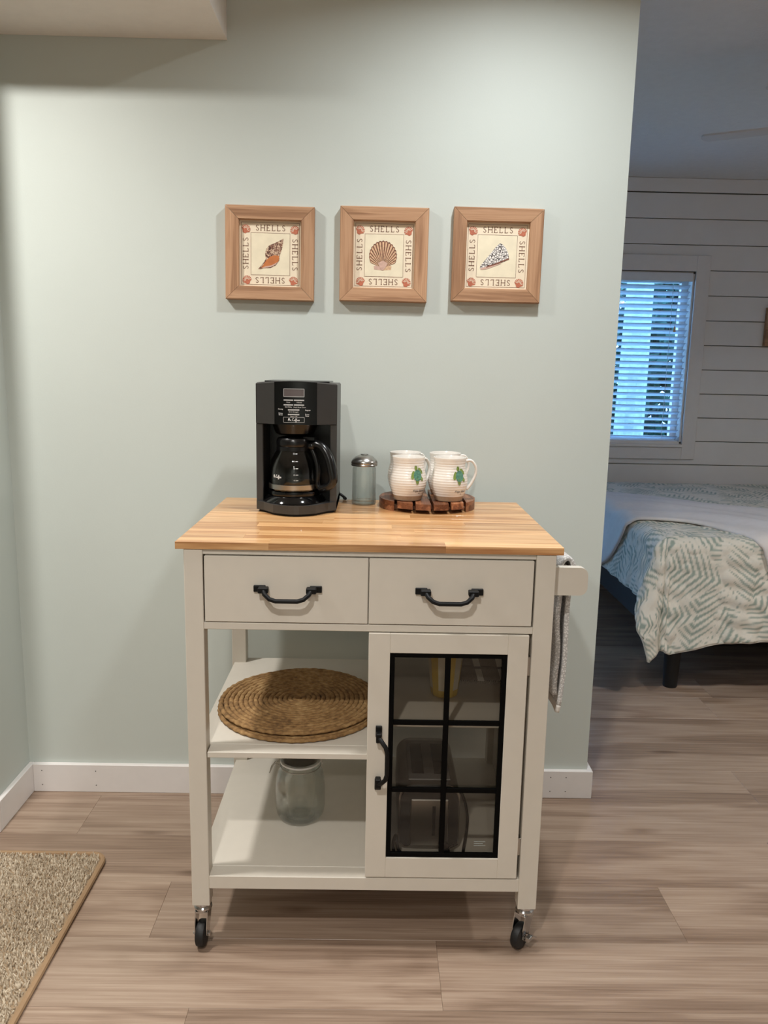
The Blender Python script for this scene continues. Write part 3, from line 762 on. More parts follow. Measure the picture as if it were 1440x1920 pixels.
# towel on the bar
def towel():
    y0, y1 = -.555, -.215; R = .0125; cx, cz = .392, .826
    prof = []
    for i in range(13): z = .525+(cz-.525)*i/12; prof.append((cx+.0115+.003*math.sin(i*.5)-.010*(1-i/12), z))
    for a in np.linspace(0, PI, 10): prof.append((cx+.0135*math.cos(a), cz+(R+.010)*math.sin(a)))
    for i in range(13): z = cz-(cz-.55)*i/12; prof.append((cx-.0135+.002*math.sin(i)+.006*(i/12), z))
    prof = [p for p in prof]
    n = len(prof)-1
    def fn(u, v):
        k = min(int(v*n), n-1); f = v*n-k; a, b = prof[k], prof[k+1]
        return (a[0]+(b[0]-a[0])*f+.002*math.sin(u*14+v*3), y0+(y1-y0)*u, a[1]+(b[1]-a[1])*f)
    t = thing('hand_towel', 'grey textured hand towel draped over the bar on the right of the cart', 'towel', (cx, (y0+y1)/2, .5))
    o = obj('cloth', MB().grid(fn, 40, 80), 'towel', t, recalc=False, ang=80)
    m = o.modifiers.new('thickness', 'SOLIDIFY'); m.thickness = .009; m.offset = 0
    def hem(u, v):
        p = prof[0]; return (p[0]+.002*math.sin(u*14)-.003*v, y0+(y1-y0)*u, .526-.016*v)
    h = obj('hem', MB().grid(hem, 40, 3), 'clothstripe', t, recalc=False); m = h.modifiers.new('thickness', 'SOLIDIFY'); m.thickness = .009; m.offset = 0
towel()

# ------------------------------------------------------------------ jute placemats
def placemat(cx, cy, z, R, label, seed):
    r0 = .0058; pitch = .0112; pts = []; a = 2.0; seed = 1.3+seed*.3-(R-r0)*2*PI/pitch
    while True:
        r = pitch*a/(2*PI)
        if r > R-r0: break
        pts.append((r*math.cos(a+seed), r*math.sin(a+seed), r0*.82)); a += min(.35, .0042/max(r, .004))
    def mod(i, th): return 1+.16*math.cos(2*th+i*1.15)+.05*math.sin(i*.37+seed)
    n_ = len(pts); rr = [r0*min(1, .3+(n_-1-i)/30) for i in range(n_)]
    t = obj('placemat', MB().tube(pts, rr, 8, mod=mod, flat=.72), 'jute', ang=80); t.location = (cx, cy, z)
    return tag(t, label, 'placemat', 'round jute placemats')
placemat(-.1745, -.408, .4495, .194, 'lower of two round braided jute placemats on the middle shelf', .4)
placemat(-.178, -.398, .4592, .191, 'upper of two round braided jute placemats on the middle shelf', 2.1)

# ------------------------------------------------------------------ clip-top jar on the bottom shelf
def jar():
    cx, cy, z = -.172, -.402, .1685
    t = thing('storage_jar', 'clear glass clip-top storage jar on the bottom shelf', 'jar', (cx, cy, z))
    prof = [(.030, .0), (.040, .001), (.050, .006), (.056, .016), (.0585, .032), (.0585, .075), (.0565, .100), (.052, .118), (.047, .128), (.0455, .136), (.0455, .142)]
    mb = MB().shell(prof, .003, n=48)
    obj('glass_body', mb, 'glass', t, world=False)
    obj('base_ring', MB().lathe([(.024, .0045), (.033, .0045), (.035, .006), (.033, .0075), (.024, .0075), (.022, .006), (.024, .0045)], n=40), 'glass', t, world=False)
    obj('gasket', MB().lathe([(.040, .1425), (.048, .1425), (.048, .146), (.040, .146), (.040, .1425)], n=40), 'whiteprint', t, world=False)
    obj('lid', MB().lathe([(0, .1465), (.047, .1465), (.048, .152), (.044, .158), (.030, .162), (0, .163)], n=40), 'glass', t, world=False)
    wb = MB()
    for s in (-1,):
        wb.tube([(-.046, .010, .134), (-.060, .006, .136), (-.068, .0, .128), (-.073, -.004, .112)], .0013, 6)
        wb.tube([(-.046, -.010, .134), (-.058, -.008, .139), (-.064, -.006, .134), (-.073, -.004, .112)], .0013, 6)
    wb.tube([(.0472*math.cos(a), .0472*math.sin(a), .133) for a in np.linspace(0, 2*PI, 36, endpoint=False)], .0012, 6, closed=True)
    wb.tube([(-.058, 0, .138), (-.045, 0, .158), (0, 0, .166), (.045, 0, .158), (.052, 0, .135)], .0013, 6)
    obj('wire_bail', wb, 'steel', t, world=False)
jar()

# ------------------------------------------------------------------ behind the glass door
def cup():
    cx, cy, z = .158, -.452, .5055
    t = thing('striped_cup', 'yellow and white striped paneled cup behind the glass door', 'cup', (cx, cy, z))
    n = 12
    def ring(r, z, a0=0): return [(r*math.cos(a0+2*PI*k/n), r*math.sin(a0+2*PI*k/n), z) for k in range(n)]
    base = MB().lathe([(0, 0), (.028, 0), (.0305, .003), (.032, .018), (0, .018)], n=n); obj('base', base, 'yellow', t, world=False, ang=20)
    for k in range(n):
        a, b = 2*PI*k/n, 2*PI*(k+1)/n; P = []
        for r, zz in ((.032, .018), (.044, .135)):
            for q in (a, b): P.append((r*math.cos(q), r*math.sin(q), zz))
        for r, zz in ((.0305, .018), (.0425, .135)):
            for q in (a, b): P.append((r*math.cos(q), r*math.sin(q), zz))
        obj('panel', MB().add(P, [(0, 1, 3, 2), (4, 6, 7, 5), (2, 3, 7, 6), (0, 4, 5, 1), (0, 2, 6, 4), (1, 5, 7, 3)]), 'yellow' if k % 2 else 'cream', t, world=False, smooth=False)
cup()
def folded():
    x0, x1, y0, y1, z = .196, .318, -.385, -.16, .5055
    t = thing('folded_cloth', 'grey cloth with pale stripes folded behind the striped cup', 'cloth', ((x0+x1)/2, (y0+y1)/2, z))
    for k, (za, zb) in enumerate(((0, .036), (.0365, .076), (.0765, .112))):
        obj('fold', bx(x0, x1, y0+.001*k, y1, z+za, z+zb, .007), 'cloth', t, ang=70)
    for xs in (.222, .276):
        sx = lambda h: xs+.022-h*.30
        for za, zb in ((.004, .033), (.040, .073), (.080, .109)):
            obj('stripe', MB().prism([(sx(za), z+za), (sx(za)+.015, z+za), (sx(zb)+.015, z+zb), (sx(zb), z+zb)], 'y', y0-.0006, y0+.003), 'clothstripe', t, smooth=False)
    fr = MB()
    for i in range(26):
        x = x0+.006+i*(x1-x0-.012)/25; fr.tube([(x, y0+.004, z+.004), (x+.001, y0-.004, z+.002), (x-.001, y0-.008, z+.001)], .0009, 4)
    obj('fringe', fr, 'clothstripe', t)
folded()
def toaster():
    x0, x1, y0, y1, z0, z1 = .058, .194, -.542, -.292, .180, .325
    t = thing('toaster', 'chrome two-slot toaster seen end-on behind the glass door', 'toaster', ((x0+x1)/2, (y0+y1)/2, .168))
    def rrect(x0, x1, z0, z1, R, n=8):
        p = [(x0, z0+.008), (x0+.008, z0), (x1-.008, z0), (x1, z0+.008)]
        p += [(x1-R+R*math.cos(a), z1-R+R*math.sin(a)) for a in np.linspace(0, PI/2, n)]
        p += [(x0+R-R*math.sin(a), z1-R+R*math.cos(a)) for a in np.linspace(0, PI/2, n)]
        return p
    obj('body', MB().prism(rrect(x0, x1, z0, z1, .034), 'y', y0+.012, y1-.012), 'steel', t, ang=40)
    obj('end_panel', MB().prism(rrect(x0+.004, x1-.004, z0+.003, z1-.004, .032), 'y', y0+.004, y0+.012), 'graphite', t, ang=40)
    obj('front_plate', bx(x0+.026, x1-.026, y0, y0+.005, z0+.004, z1-.030, .002), 'steel', t)
    obj('end_panel', MB().prism(rrect(x0+.004, x1-.004, z0+.003, z1-.004, .032), 'y', y1-.012, y1-.004), 'graphite', t, ang=40)
    obj('lever_track', bx((x0+x1)/2+.006, (x0+x1)/2+.013, y0-.0008, y0+.002, z0+.03, z1-.045), 'blackplastic', t, smooth=False)
    obj('top_plate', bx(x0+.020, x1-.020, y0+.030, y1-.030, z1-.001, z1+.003, .002), 'toptop', t)
    for xa in (x0+.030, x0+.080):
        s = obj('slot', bx(xa, xa+.027, y0+.055, y1-.05, z1+.002, z1+.0036), 'gloss', t, smooth=False)
    for x in (x0+.014, x1-.026):
        for y in (y0+.02, y1-.032): obj('foot', bx(x, x+.012, y, y+.012, .1685, z0+.002, .002), 'rubber', t)
    pts = [(x1-.02, y1-.01, .185), (x1+.028, y1, .176), (x1+.035, -.40, .1725), (x1+.012, -.53, .1725), (x1-.005, -.585, .1725), (.13, -.588, .1725), (.085, -.58, .1725), (.052, -.572, .1735)]
    sm = [crv(pts, k/40) for k in range(41)]
    obj('cord', MB().tube([tuple(p) for p in sm], .0035, 8), 'rubber', t)
    pts = [(.052, -.572, .1735), (.046, -.562, .198), (.052, -.568, .226), (.056, -.574, .200), (.070, -.580, .182), (.092, -.588, .1730)]
    obj('cord_loop', MB().tube([tuple(crv(pts, k/24)) for k in range(25)], .0035, 8), 'rubber', t)
    pg = MB().box(.148, .170, -.578, -.556, .1690, .198, .003).box(.152, .165, -.574, -.560, .197, .208, .002)
    pg.tube([(.166, -.570, .200), (.186, -.570, .211)], .0014, 6).tube([(.168, -.564, .192), (.188, -.564, .203)], .0014, 6)
    obj('plug', pg, 'rubber', t)
toaster()

# ------------------------------------------------------------------ sugar shaker
def shaker():
    cx, cy, z = -.0352, -.158, CH
    t = thing('sugar_shaker', 'empty ribbed glass sugar shaker with chrome dome lid', 'shaker', (cx, cy, z))
    n = 48
    prof = [(.027, 0), (.0305, .002), (.0312, .010), (.0305, .016), (.0300, .080), (.0295, .092), (.0270, .098), (.0270, .104)]
    mb = MB().shell(prof, .0032, n=n)
    vs = []
    for x, y, zz in mb.v:
        a = math.atan2(y, x); r = math.hypot(x, y)
        k = 1.0
        if .014 < zz < .092: k = 1-.028*abs(math.sin(a*5))
        vs.append((r*k*math.cos(a), r*k*math.sin(a), zz))
    mb.v = vs
    obj('glass_body', mb, 'glass', t, world=False)
    obj('base_glass', MB().lathe([(0, .0035), (.026, .0035), (.0265, .009), (.022, .012), (0, .010)], n=32), 'glass', t, world=False)
    obj('lid', MB().lathe([(.0285, .098), (.0325, .0985), (.0335, .101), (.0325, .1035), (.0335, .106), (.0330, .109), (.030, .114), (.022, .1215), (.012, .1255), (0, .1268), (0, .100)], n=40), 'steel', t, world=False)
    obj('pour_flap', MB().lathe([(0, .1266), (.009, .1262), (.010, .1275), (0, .1285)], n=20), 'steel', t, world=False)
shaker()

# ------------------------------------------------------------------ trivet
TRZ = .912
def trivet():
    cx, cy, R = .1245, -.172, .1205
    t = thing('wooden_trivet', 'round slatted dark wood trivet under the four mugs', 'trivet', (cx, cy, CH))
    edges = [(-R, -.078), (-.071, -.0385), (-.0315, .0005), (.0075, .0405), (.0475, .080), (.087, R)]
    edges = [(-R, -.0845), (-.0770, -.0410), (-.0340, .0020), (.0090, .0450), (.0520, .0830), (.0900, R)]
    for k, (a, b) in enumerate(edges):
        poly = []
        xs = np.linspace(a, b, 9)
        poly = [(x, -math.sqrt(max(R*R-x*x, 0))) for x in xs]+[(x, math.sqrt(max(R*R-x*x, 0))) for x in xs[::-1]]
        q = []
        for p in poly:
            if not q or math.hypot(p[0]-q[-1][0], p[1]-q[-1][1]) > 1e-5: q.append(p)
        if math.hypot(q[0][0]-q[-1][0], q[0][1]-q[-1][1]) < 1e-5: q.pop()
        end = k in (0, 5)
        obj('slat', MB().prism(q, 'z', .0003 if end else .0095, TRZ-CH), 'walnut', t, world=False, ang=50)
    for y in (-.045, .045): obj('cross_rail', bx(-.0843, .0898, y-.012, y+.012, .0003, .0094, .001), 'walnut', t, world=False)
trivet()

# ------------------------------------------------------------------ mugs
MPROF = [(.0300, .0), (.0330, .0015), (.0352, .008), (.0372, .013), (.0412, .024), (.0443, .036), (.0452, .046), (.0443, .056), (.0418, .067), (.0395, .077), (.0383, .086), (.0388, .095), (.0400, .102), (.0404, .1055)]
def mr(z):
    for (r0, z0), (r1, z1) in zip(MPROF[:-1], MPROF[1:]):
        if z <= z1: return r0+(r1-r0)*(z-z0)/(z1-z0)
    return MPROF[-1][0]
def smooth_prof():
    out = []
    for k in range(66):
        z = .013+(.1055-.013)*k/65
        r = (mr(max(z-.004, .009))+mr(z)+mr(min(z+.004, .1055)))/3
        out.append((r+.00027*math.sin(z*2*PI/.0062)*(1 if z < .098 else 0), z))
    return out
def make_mug(x, y, rot, label, pa=-62):
    t = thing('coffee_mug', label, 'mug', (x, y, TRZ+.0003), 'white turtle mugs on the trivet'); t.rotation_euler = (0, 0, rot)
    sp = smooth_prof()
    inn = [(r-.0045, z) for r, z in sp[::3]]
    prof = sp+[(.0399, .1066), (.0378, .1068)]+inn[::-1][1:]+[(.030, .006), (0, .006)]
    obj('body', MB().lathe(prof+[] , n=56) if False else MB().lathe(prof, n=56), 'mug', t, world=False, ang=60)
    obj('bare_base', MB().lathe([(0, 0), (.0300, 0), (.0330, .0015), (.0352, .008), (.0371, .0131), (.030, .0131)], n=56), 'mugbase', t, world=False)
    ang = [(.0375, .0955), (.046, .0985), (.055, .0965), (.0635, .086), (.066, .074), (.0635, .060), (.057, .046), (.050, .035), (.043, .027)]
    pts = [tuple(crv([(a, 0, b) for a, b in ang], k/30)) for k in range(31)]
    rad = [.0062-.0022*math.sin(PI*k/30)*.4 for k in range(31)]
    obj('handle', MB().tube(pts, rad, 12, flat=.62), 'mug', t, world=False, ang=80)
    a0 = math.radians(pa)-rot   # centre of the print
    def m3(s, zz, e=.0009):
        r = mr(zz)+e; a = a0+s/.045; return (r*math.cos(a), r*math.sin(a), zz)
    def ell(mb, cx, cz, a, b, rot, e):
        n = 14; P = [(cx, cz)]
        for k in range(n):
            q = 2*PI*k/n; u, v = a*math.cos(q), b*math.sin(q); P.append((cx+u*math.cos(rot)-v*math.sin(rot), cz+u*math.sin(rot)+v*math.cos(rot)))
        P = [(a*1.22, tc+(b-tc)*1.22) for a, b in P]
        mb.add([m3(s, z, e) for s, z in P], [(0, 1+k, 1+(k+1) % n) for k in range(n)])
    tc = .0655; lim = MB()
    ell(lim, -.002, tc+.0132, .0036, .0052, .15, .0009)
    ell(lim, .0092, tc+.0080, .0078, .0036, -.75, .0009); ell(lim, -.0095, tc-.0002, .0036, .0085, -.25, .0009)
    ell(lim, -.0005, tc-.0128, .0033, .0065, .1, .0009); ell(lim, .0100, tc-.0075, .0032, .0058, .5, .0009)
    pr = obj('turtle_print', lim, 'turtle2', t, world=False, recalc=False); pr['label'] = 'green sea turtle print'
    sh = MB(); ell(sh, .001, tc-.001, .0092, .0112, -.15, .0012); obj('turtle_shell', sh, 'turtle', pr, world=False, recalc=False)
    wv = MB()
    for (s0, z0) in ((-.012, .0175), (.004, .019), (-.020, .009), (.013, .0155), (-.021, .001), (-.020, -.007), (.015, -.0005), (-.014, -.0155), (.008, -.0155), (.000, -.0205), (.014, -.008)):
        wv.ribbon([(s0-.004+.001*k, tc+z0+.0007*math.sin(k*1.3)) for k in range(9)], .00045, lambda a, b: m3(a, b, .0008))
    obj('wave_lines', wv, 'paleink', pr, world=False, recalc=False)
    vs, fs = text_mesh('Fripp Island', .0078, .25, space=.95); tx = MB()
    tx.add([m3(vx+.006, vy+.0265, .0009) for vx, vy, _ in vs], fs)
    tx.ribbon([(.006, .0195), (.0085, .0215), (.0085, .0185), (.011, .020), (.0085, .0205)], .0008, lambda a, b: m3(a, b, .0009))
    obj('lettering', tx, 'ink', t, world=False, recalc=False, smooth=False)
make_mug(.0735, -.2205, .62, 'front left white mug with green turtle, beside the sugar shaker')
make_mug(.1745, -.2205, .10, 'front right white mug with green turtle and its handle fully in view')
make_mug(.0695, -.118, .62, 'back left white mug, mostly hidden behind the front left mug')
make_mug(.1715, -.118, .30, 'back right white mug, mostly hidden behind the front right mug')

# ------------------------------------------------------------------ coffee maker
def strokes_logo():
    # hand-lettered "Mr. Coffee" as strokes in a unit box about 4 wide, 1 high
    S_ = []
    S_.append([(0, 0), (.08, .8), (.12, .95), (.2, .45), (.27, .35), (.36, .9), (.42, .95), (.46, .3), (.5, 0)])
    S_.append([(.62, .0), (.64, .38), (.66, .3), (.76, .4), (.84, .36)]); S_.append([(.92, .0), (.97, .0), (.97, .05), (.92, .05)])
    S_.append([(1.62, .85), (1.5, .97), (1.3, .8), (1.22, .4), (1.34, .06), (1.52, .03), (1.64, .16)])
    S_.append([(1.9, .4), (1.78, .32), (1.78, .1), (1.92, .02), (2.02, .14), (2.0, .34), (1.9, .4)])
    S_.append([(2.32, .82), (2.24, .9), (2.16, .75), (2.16, -.3), (2.1, -.42)]); S_.append([(2.06, .36), (2.34, .4)])
    S_.append([(2.6, .82), (2.52, .9), (2.44, .75), (2.44, -.3), (2.38, -.42)]); S_.append([(2.34, .36), (2.64, .4)])
    S_.append([(2.72, .2), (2.92, .26), (2.9, .4), (2.78, .4), (2.7, .2), (2.78, .03), (2.98, .06)])
    S_.append([(3.08, .2), (3.28, .26), (3.26, .4), (3.14, .4), (3.06, .2), (3.14, .03), (3.36, .08)])
    return S_
def coffee_maker():
    x0, x1, yb, yf, z0, z1 = -.2875, -.0985, -.105, -.288, CH, 1.1895
    cx = (x0+x1)/2; w = x1-x0
    t = thing('coffee_maker', 'charcoal and black drip coffee maker with digital control panel', 'coffee maker', (cx, -.22, z0))
    def plan(d, inset=0.0):
        # front outline seen from above: side faces, facets, convex centre
        a = x0+inset; b = x1-inset
        p = [(a, yb), (a, yf), (a+.019, yf-d*.22), (a+.0455, yf-d*.72)]
        for k in range(1, 8):
            s = k/8; p.append((a+.0455+s*(b-a-.091), yf-d*.72-d*.28*math.sin(s*PI)))
        p += [(b-.0455, yf-d*.72), (b-.019, yf-d*.22), (b, yf), (b, yb)]
        return p
    # top housing with a crowned lid
    hs = MB(); pl = plan(.026); n = len(pl)
    zb = 1.0965
    for p in pl: hs.v.append((p[0], p[1], zb))
    for p in pl: hs.v.append((p[0], p[1], z1-.002+.0055*math.cos((p[0]-cx)/w*PI)))
    for p in pl: hs.v.append((cx+(p[0]-cx)*.97, p[1]+(.004 if p[1] < -.2 else -.004), z1+.001+.0055*math.cos((p[0]-cx)/w*PI)))
    hs.f = [tuple(range(n))[::-1], tuple(range(2*n, 3*n))]
    for r in (0, 1):
        for i in range(n): k = (i+1) % n; hs.f.append((r*n+i, r*n+k, (r+1)*n+k, (r+1)*n+i))
    obj('housing', hs, 'graphite', t, ang=12)
    # glossy control panel
    cp = [p for p in pl if x0+.044 < p[0] < x1-.044]
    mb = MB(); m = len(cp)
    for dz in (0, 1):
        for p in cp: mb.v.append((p[0], p[1]-.0016, (zb-.0005, z1-.0005+.0055*math.cos((p[0]-cx)/w*PI))[dz]))
    for dz in (0, 1):
        for p in cp: mb.v.append((p[0], p[1]+.003, (zb-.0005, z1-.0005+.0055*math.cos((p[0]-cx)/w*PI))[dz]))
    for i in range(m-1):
        mb.f += [(i, i+1, m+i+1, m+i), (2*m+i, 3*m+i, 3*m+i+1, 2*m+i+1), (i, 2*m+i, 2*m+i+1, i+1), (m+i, m+i+1, 3*m+i+1, 3*m+i)]
    mb.f += [(0, m, 3*m, 2*m), (m-1, 3*m-1, 4*m-1, 2*m-1)]
    panel = obj('control_panel', mb, 'gloss', t, ang=25)
    obj('lid_top', MB().prism([(cx+(p[0]-cx)*.8, -.2+(p[1]+.2)*.85) for p in pl], 'z', z1+.002, z1+.0055), 'blackplastic', t)
    for a, b in ((x0, x0+.0165), (x1-.0165, x1)):
        obj('pillar', bx(a, b, yf, yb, z0+.006, zb, .0015), 'graphite', t)
    obj('back_column', bx(x0+.0166, x1-.0166, -.165, yb, z0+.006, zb), 'blackplastic', t, smooth=False)
    # base with bowed front
    pb = plan(.070, .0)
    obj('base', MB().prism(pb, 'z', z0+.006, .9135), 'graphite', t, ang=12)
    obj('foot_skirt', MB().prism([(cx+(p[0]-cx)*.94, -.2+(p[1]+.2)*.93) for p in pb], 'z', z0+.0003, z0+.006), 'rubber', t, ang=12)
    obj('base_inlay', MB().prism([(cx+(p[0]-cx)*.82, p[1]+.004 if p[1] < -.2 else -.166) for p in pb if x0-.001 < p[0] < x1+.001], 'z', .9130, .9150), 'gloss', t, ang=12)
    obj('warming_plate', MB().lathe([(0, .9145), (.075, .9145), (.066, .927), (.062, .929), (0, .929)], (-.2, -.265, 0), 40), 'gloss', t)
    obj('brew_basket', MB().lathe([(0, 1.070), (.040, 1.070), (.046, 1.074), (.054, 1.0964), (0, 1.0964)], (-.2, -.255, 0), 40), 'blackplastic', t)
    # panel front curve
    def py(x):
        for p, q in zip(cp[:-1], cp[1:]):
            if p[0] <= x <= q[0]: return p[1]+(q[1]-p[1])*(x-p[0])/(q[0]-p[0])-.0016
        return cp[len(cp)//2][1]-.0016
    pcx = -.1965
    def on(u, v, e=.0005): return (pcx+u, py(pcx+u)-e, v)
    def plate(mb, u0, u1, v0, v1, e=.0006):
        n = 6
        for k in range(n):
            a, b = u0+(u1-u0)*k/n, u0+(u1-u0)*(k+1)/n
            mb.add([on(a, v0, e), on(b, v0, e), on(b, v1, e), on(a, v1, e), on(a, v0, 0), on(b, v0, 0), on(b, v1, 0), on(a, v1, 0)], [(0, 1, 2, 3), (0, 4, 5, 1), (3, 2, 6, 7), (0, 3, 7, 4), (1, 5, 6, 2)])
        return mb
    zt = lambda py_: 1.1955-(py_-95)*(1.1955-1.0965)/(640-95)   # rows down the panel
    sc = obj('screen', plate(MB(), -.0235, .0235, zt(290), zt(193), .0007), 'lcd', panel, recalc=False)
    bz = MB()
    r = [(-.0235, zt(290)), (.0235, zt(290)), (.0235, zt(193)), (-.0235, zt(193)), (-.0235, zt(290))]
    for a, b in zip(r[:-1], r[1:]): bz.ribbon([(a[0]+(b[0]-a[0])*k/6, a[1]+(b[1]-a[1])*k/6) for k in range(7)], .0011, lambda u, v: on(u, v, .0011))
    obj('screen_bezel', bz, 'silver', panel, recalc=False)
    for yy, us in ((333, ((-.0235, -.0015), (.0005, .0235))), (393, ((-.0235, -.0015), (.0005, .0235))), (454, ((-.0135, .0125),)), (513, ((-.0135, .0125),))):
        for a, b in us: obj('button', plate(MB(), a, b, zt(yy+8), zt(yy-7), .0016), 'silver', panel, recalc=False)
    tx = MB()
    for s, u, yy, sz in (('Hour', -.0125, 360, .0042), ('Minute', .0125, 360, .0042), ('Set Delay', -.0125, 419, .0042), ('Fresh Brew Timer', .0135, 422, .0038), ('Strong', -.031, 448, .0042), ('Regular', .032, 457, .0040),
                         ('Brew Strength', -.0005, 480, .0038), ('Delay', -.0305, 500, .0042), ('Brew', -.0305, 520, .0042), ('Brew', .0305, 510, .0042), ('Now', .0305, 530, .0042), ('Brew / Off', 0, 537, .0036)):
        vs, fs = text_mesh(s, sz); tx.add([on(u+a, zt(yy)+b, .0005) for a, b, _ in vs], fs)
    obj('lettering', tx, 'whiteprint', panel, recalc=False, smooth=False)
    bd = MB(); r = [(-.024, zt(612)), (.024, zt(612)), (.024, zt(548)), (-.024, zt(548)), (-.024, zt(612))]
    for a, b in zip(r[:-1], r[1:]): bd.ribbon([(a[0]+(b[0]-a[0])*k/6, a[1]+(b[1]-a[1])*k/6) for k in range(7)], .0008, lambda u, v: on(u, v, .0006))
    obj('badge_border', bd, 'silver', panel, recalc=False)
    lg = MB()
    for s in strokes_logo(): lg.ribbon([(-.0130+p[0]*.0079, zt(595)+p[1]*.0068) for p in s], .0008, lambda u, v: on(u, v, .0007))
    obj('logo', lg, 'whiteprint', panel, recalc=False)
    obj('power_cord', MB().tube([tuple(crv([(-.108, -.106, .905), (-.098, -.099, .903), (-.088, -.100, .896), (-.083, -.106, .8925), (-.088, -.098, .8925)], k/20)) for k in range(21)], .0035, 8), 'rubber', t)
coffee_maker()
def carafe():
    cx, cy, z = -.2, -.265, .9295
    t = thing('coffee_carafe', 'empty glass carafe with black handle inside the coffee maker', 'carafe', (cx, cy, z))
    prof = [(.046, 0), (.054, .002), (.0575, .008), (.0590, .018), (.0602, .032), (.0605, .048), (.0590, .064), (.0545, .080), (.0475, .095), (.0410, .106), (.0385, .114)]
    obj('glass_bowl', MB().shell(prof, .0022, n=56), 'carafe', t, world=False)
    obj('base_ring', MB().lathe([(0, -.0004), (.0605, -.0004), (.0615, .004), (.0605, .010), (.0596, .010), (.0575, .001), (0, .001)], n=56), 'gloss', t, world=False)
    obj('base_reflection', MB().lathe([(.0592, .0145), (.0606, .0150), (.0612, .0262), (.0598, .0268), (.0592, .0145)], n=56), 'steel', t, world=False)  # steel ring standing in for the reflection in the glass base
    obj('lid', MB().lathe([(0, .113), (.0405, .113), (.0425, .117), (.0425, .127), (.039, .133), (.022, .137), (0, .138)], n=40), 'blackplastic', t, world=False)
    obj('neck_collar', MB().lathe([(.0392, .103), (.0425, .104), (.0425, .113), (.0392, .113), (.0392, .103)], n=40), 'blackplastic', t, world=False)
    # handle: flat loop toward front right
    A = math.radians(-27)
    out = [(.036, .124), (.050, .128), (.068, .120), (.082, .098), (.092, .066), (.097, .040), (.092, .028), (.076, .018), (.060, .012), (.054, .018), (.056, .030)]
    inn = [(.047, .100), (.055, .108), (.063, .106), (.070, .096), (.076, .076), (.079, .052), (.077, .040), (.070, .033), (.063, .034), (.059, .044), (.060, .060), (.056, .080)]
    # build as a tube swept loop with flattened section
    loop = [(.048, .116), (.062, .121), (.080, .113), (.095, .090), (.104, .060), (.106, .038), (.094, .024), (.072, .016)]
    hm = MB()
    P = [crv([(a, 0, b) for a, b in loop], k/36) for k in range(37)]
    hm.tube([tuple(p) for p in P], [.0085+.0025*math.sin(PI*k/36) for k in range(37)], 12, flat=1.0)
    Q = [crv([(.070, 0, .016), (.0640, 0, .030), (.0655, 0, .050), (.0645, 0, .070), (.057, 0, .094), (.047, 0, .112)], k/24) for k in range(25)]
    hm.tube([tuple(p) for p in Q], .0062, 10)
    hm.box(.036, .058, -.010, .010, .108, .124, .004)
    hm.v = [(x*math.cos(A)-y*1.15*math.sin(A), x*math.sin(A)+y*1.15*math.cos(A), zz) for x, y, zz in hm.v]
    obj('handle', hm, 'blackplastic', t, world=False, ang=60)
    obj('thumb_lever', MB().add([((.030+.030*u)*math.cos(A)-v*math.sin(A), (.030+.030*u)*math.sin(A)+v*math.cos(A), zz) for u in (0, 1) for v in (-.009, .009) for zz in (.130, .137)], [(0, 1, 3, 2), (4, 6, 7, 5), (0, 4, 5, 1), (2, 3, 7, 6), (0, 2, 6, 4), (1, 5, 7, 3)]), 'blackplastic', t, world=False, smooth=False)
    def pr(zz):
        for (r0, z0), (r1, z1) in zip(prof[:-1], prof[1:]):
            if zz <= z1: return r0+(r1-r0)*(zz-z0)/(z1-z0)
        return prof[-1][0]
    def m3(s, zz, a0): a = a0+s/.058; r = pr(zz)+.0006; return (r*math.cos(a), r*math.sin(a), zz)
    sc = MB(); a0 = -PI/2+.13
    for nm, zz in (('12', .099), ('10', .082), ('8', .066), ('6', .0515), ('4', .0385)):
        vs, fs = text_mesh(nm, .0048, align='RIGHT'); sc.add([m3(-.0015+a, zz+b, a0) for a, b, _ in vs], fs)
        sc.ribbon([(.0005+.0012*k, zz) for k in range(6)], .0011, lambda a, b: m3(a, b, a0))
    obj('cup_scale', sc, 'whiteprint', t, world=False, recalc=False, smooth=False)
    lg = MB()
    for s in strokes_logo(): lg.ribbon([(-.011+p[0]*.0066, .043+p[1]*.0075) for p in s], .0011, lambda a, b: m3(a, b, -PI/2-.62))
    obj('logo', lg, 'whiteprint', t, world=False, recalc=False)
carafe()

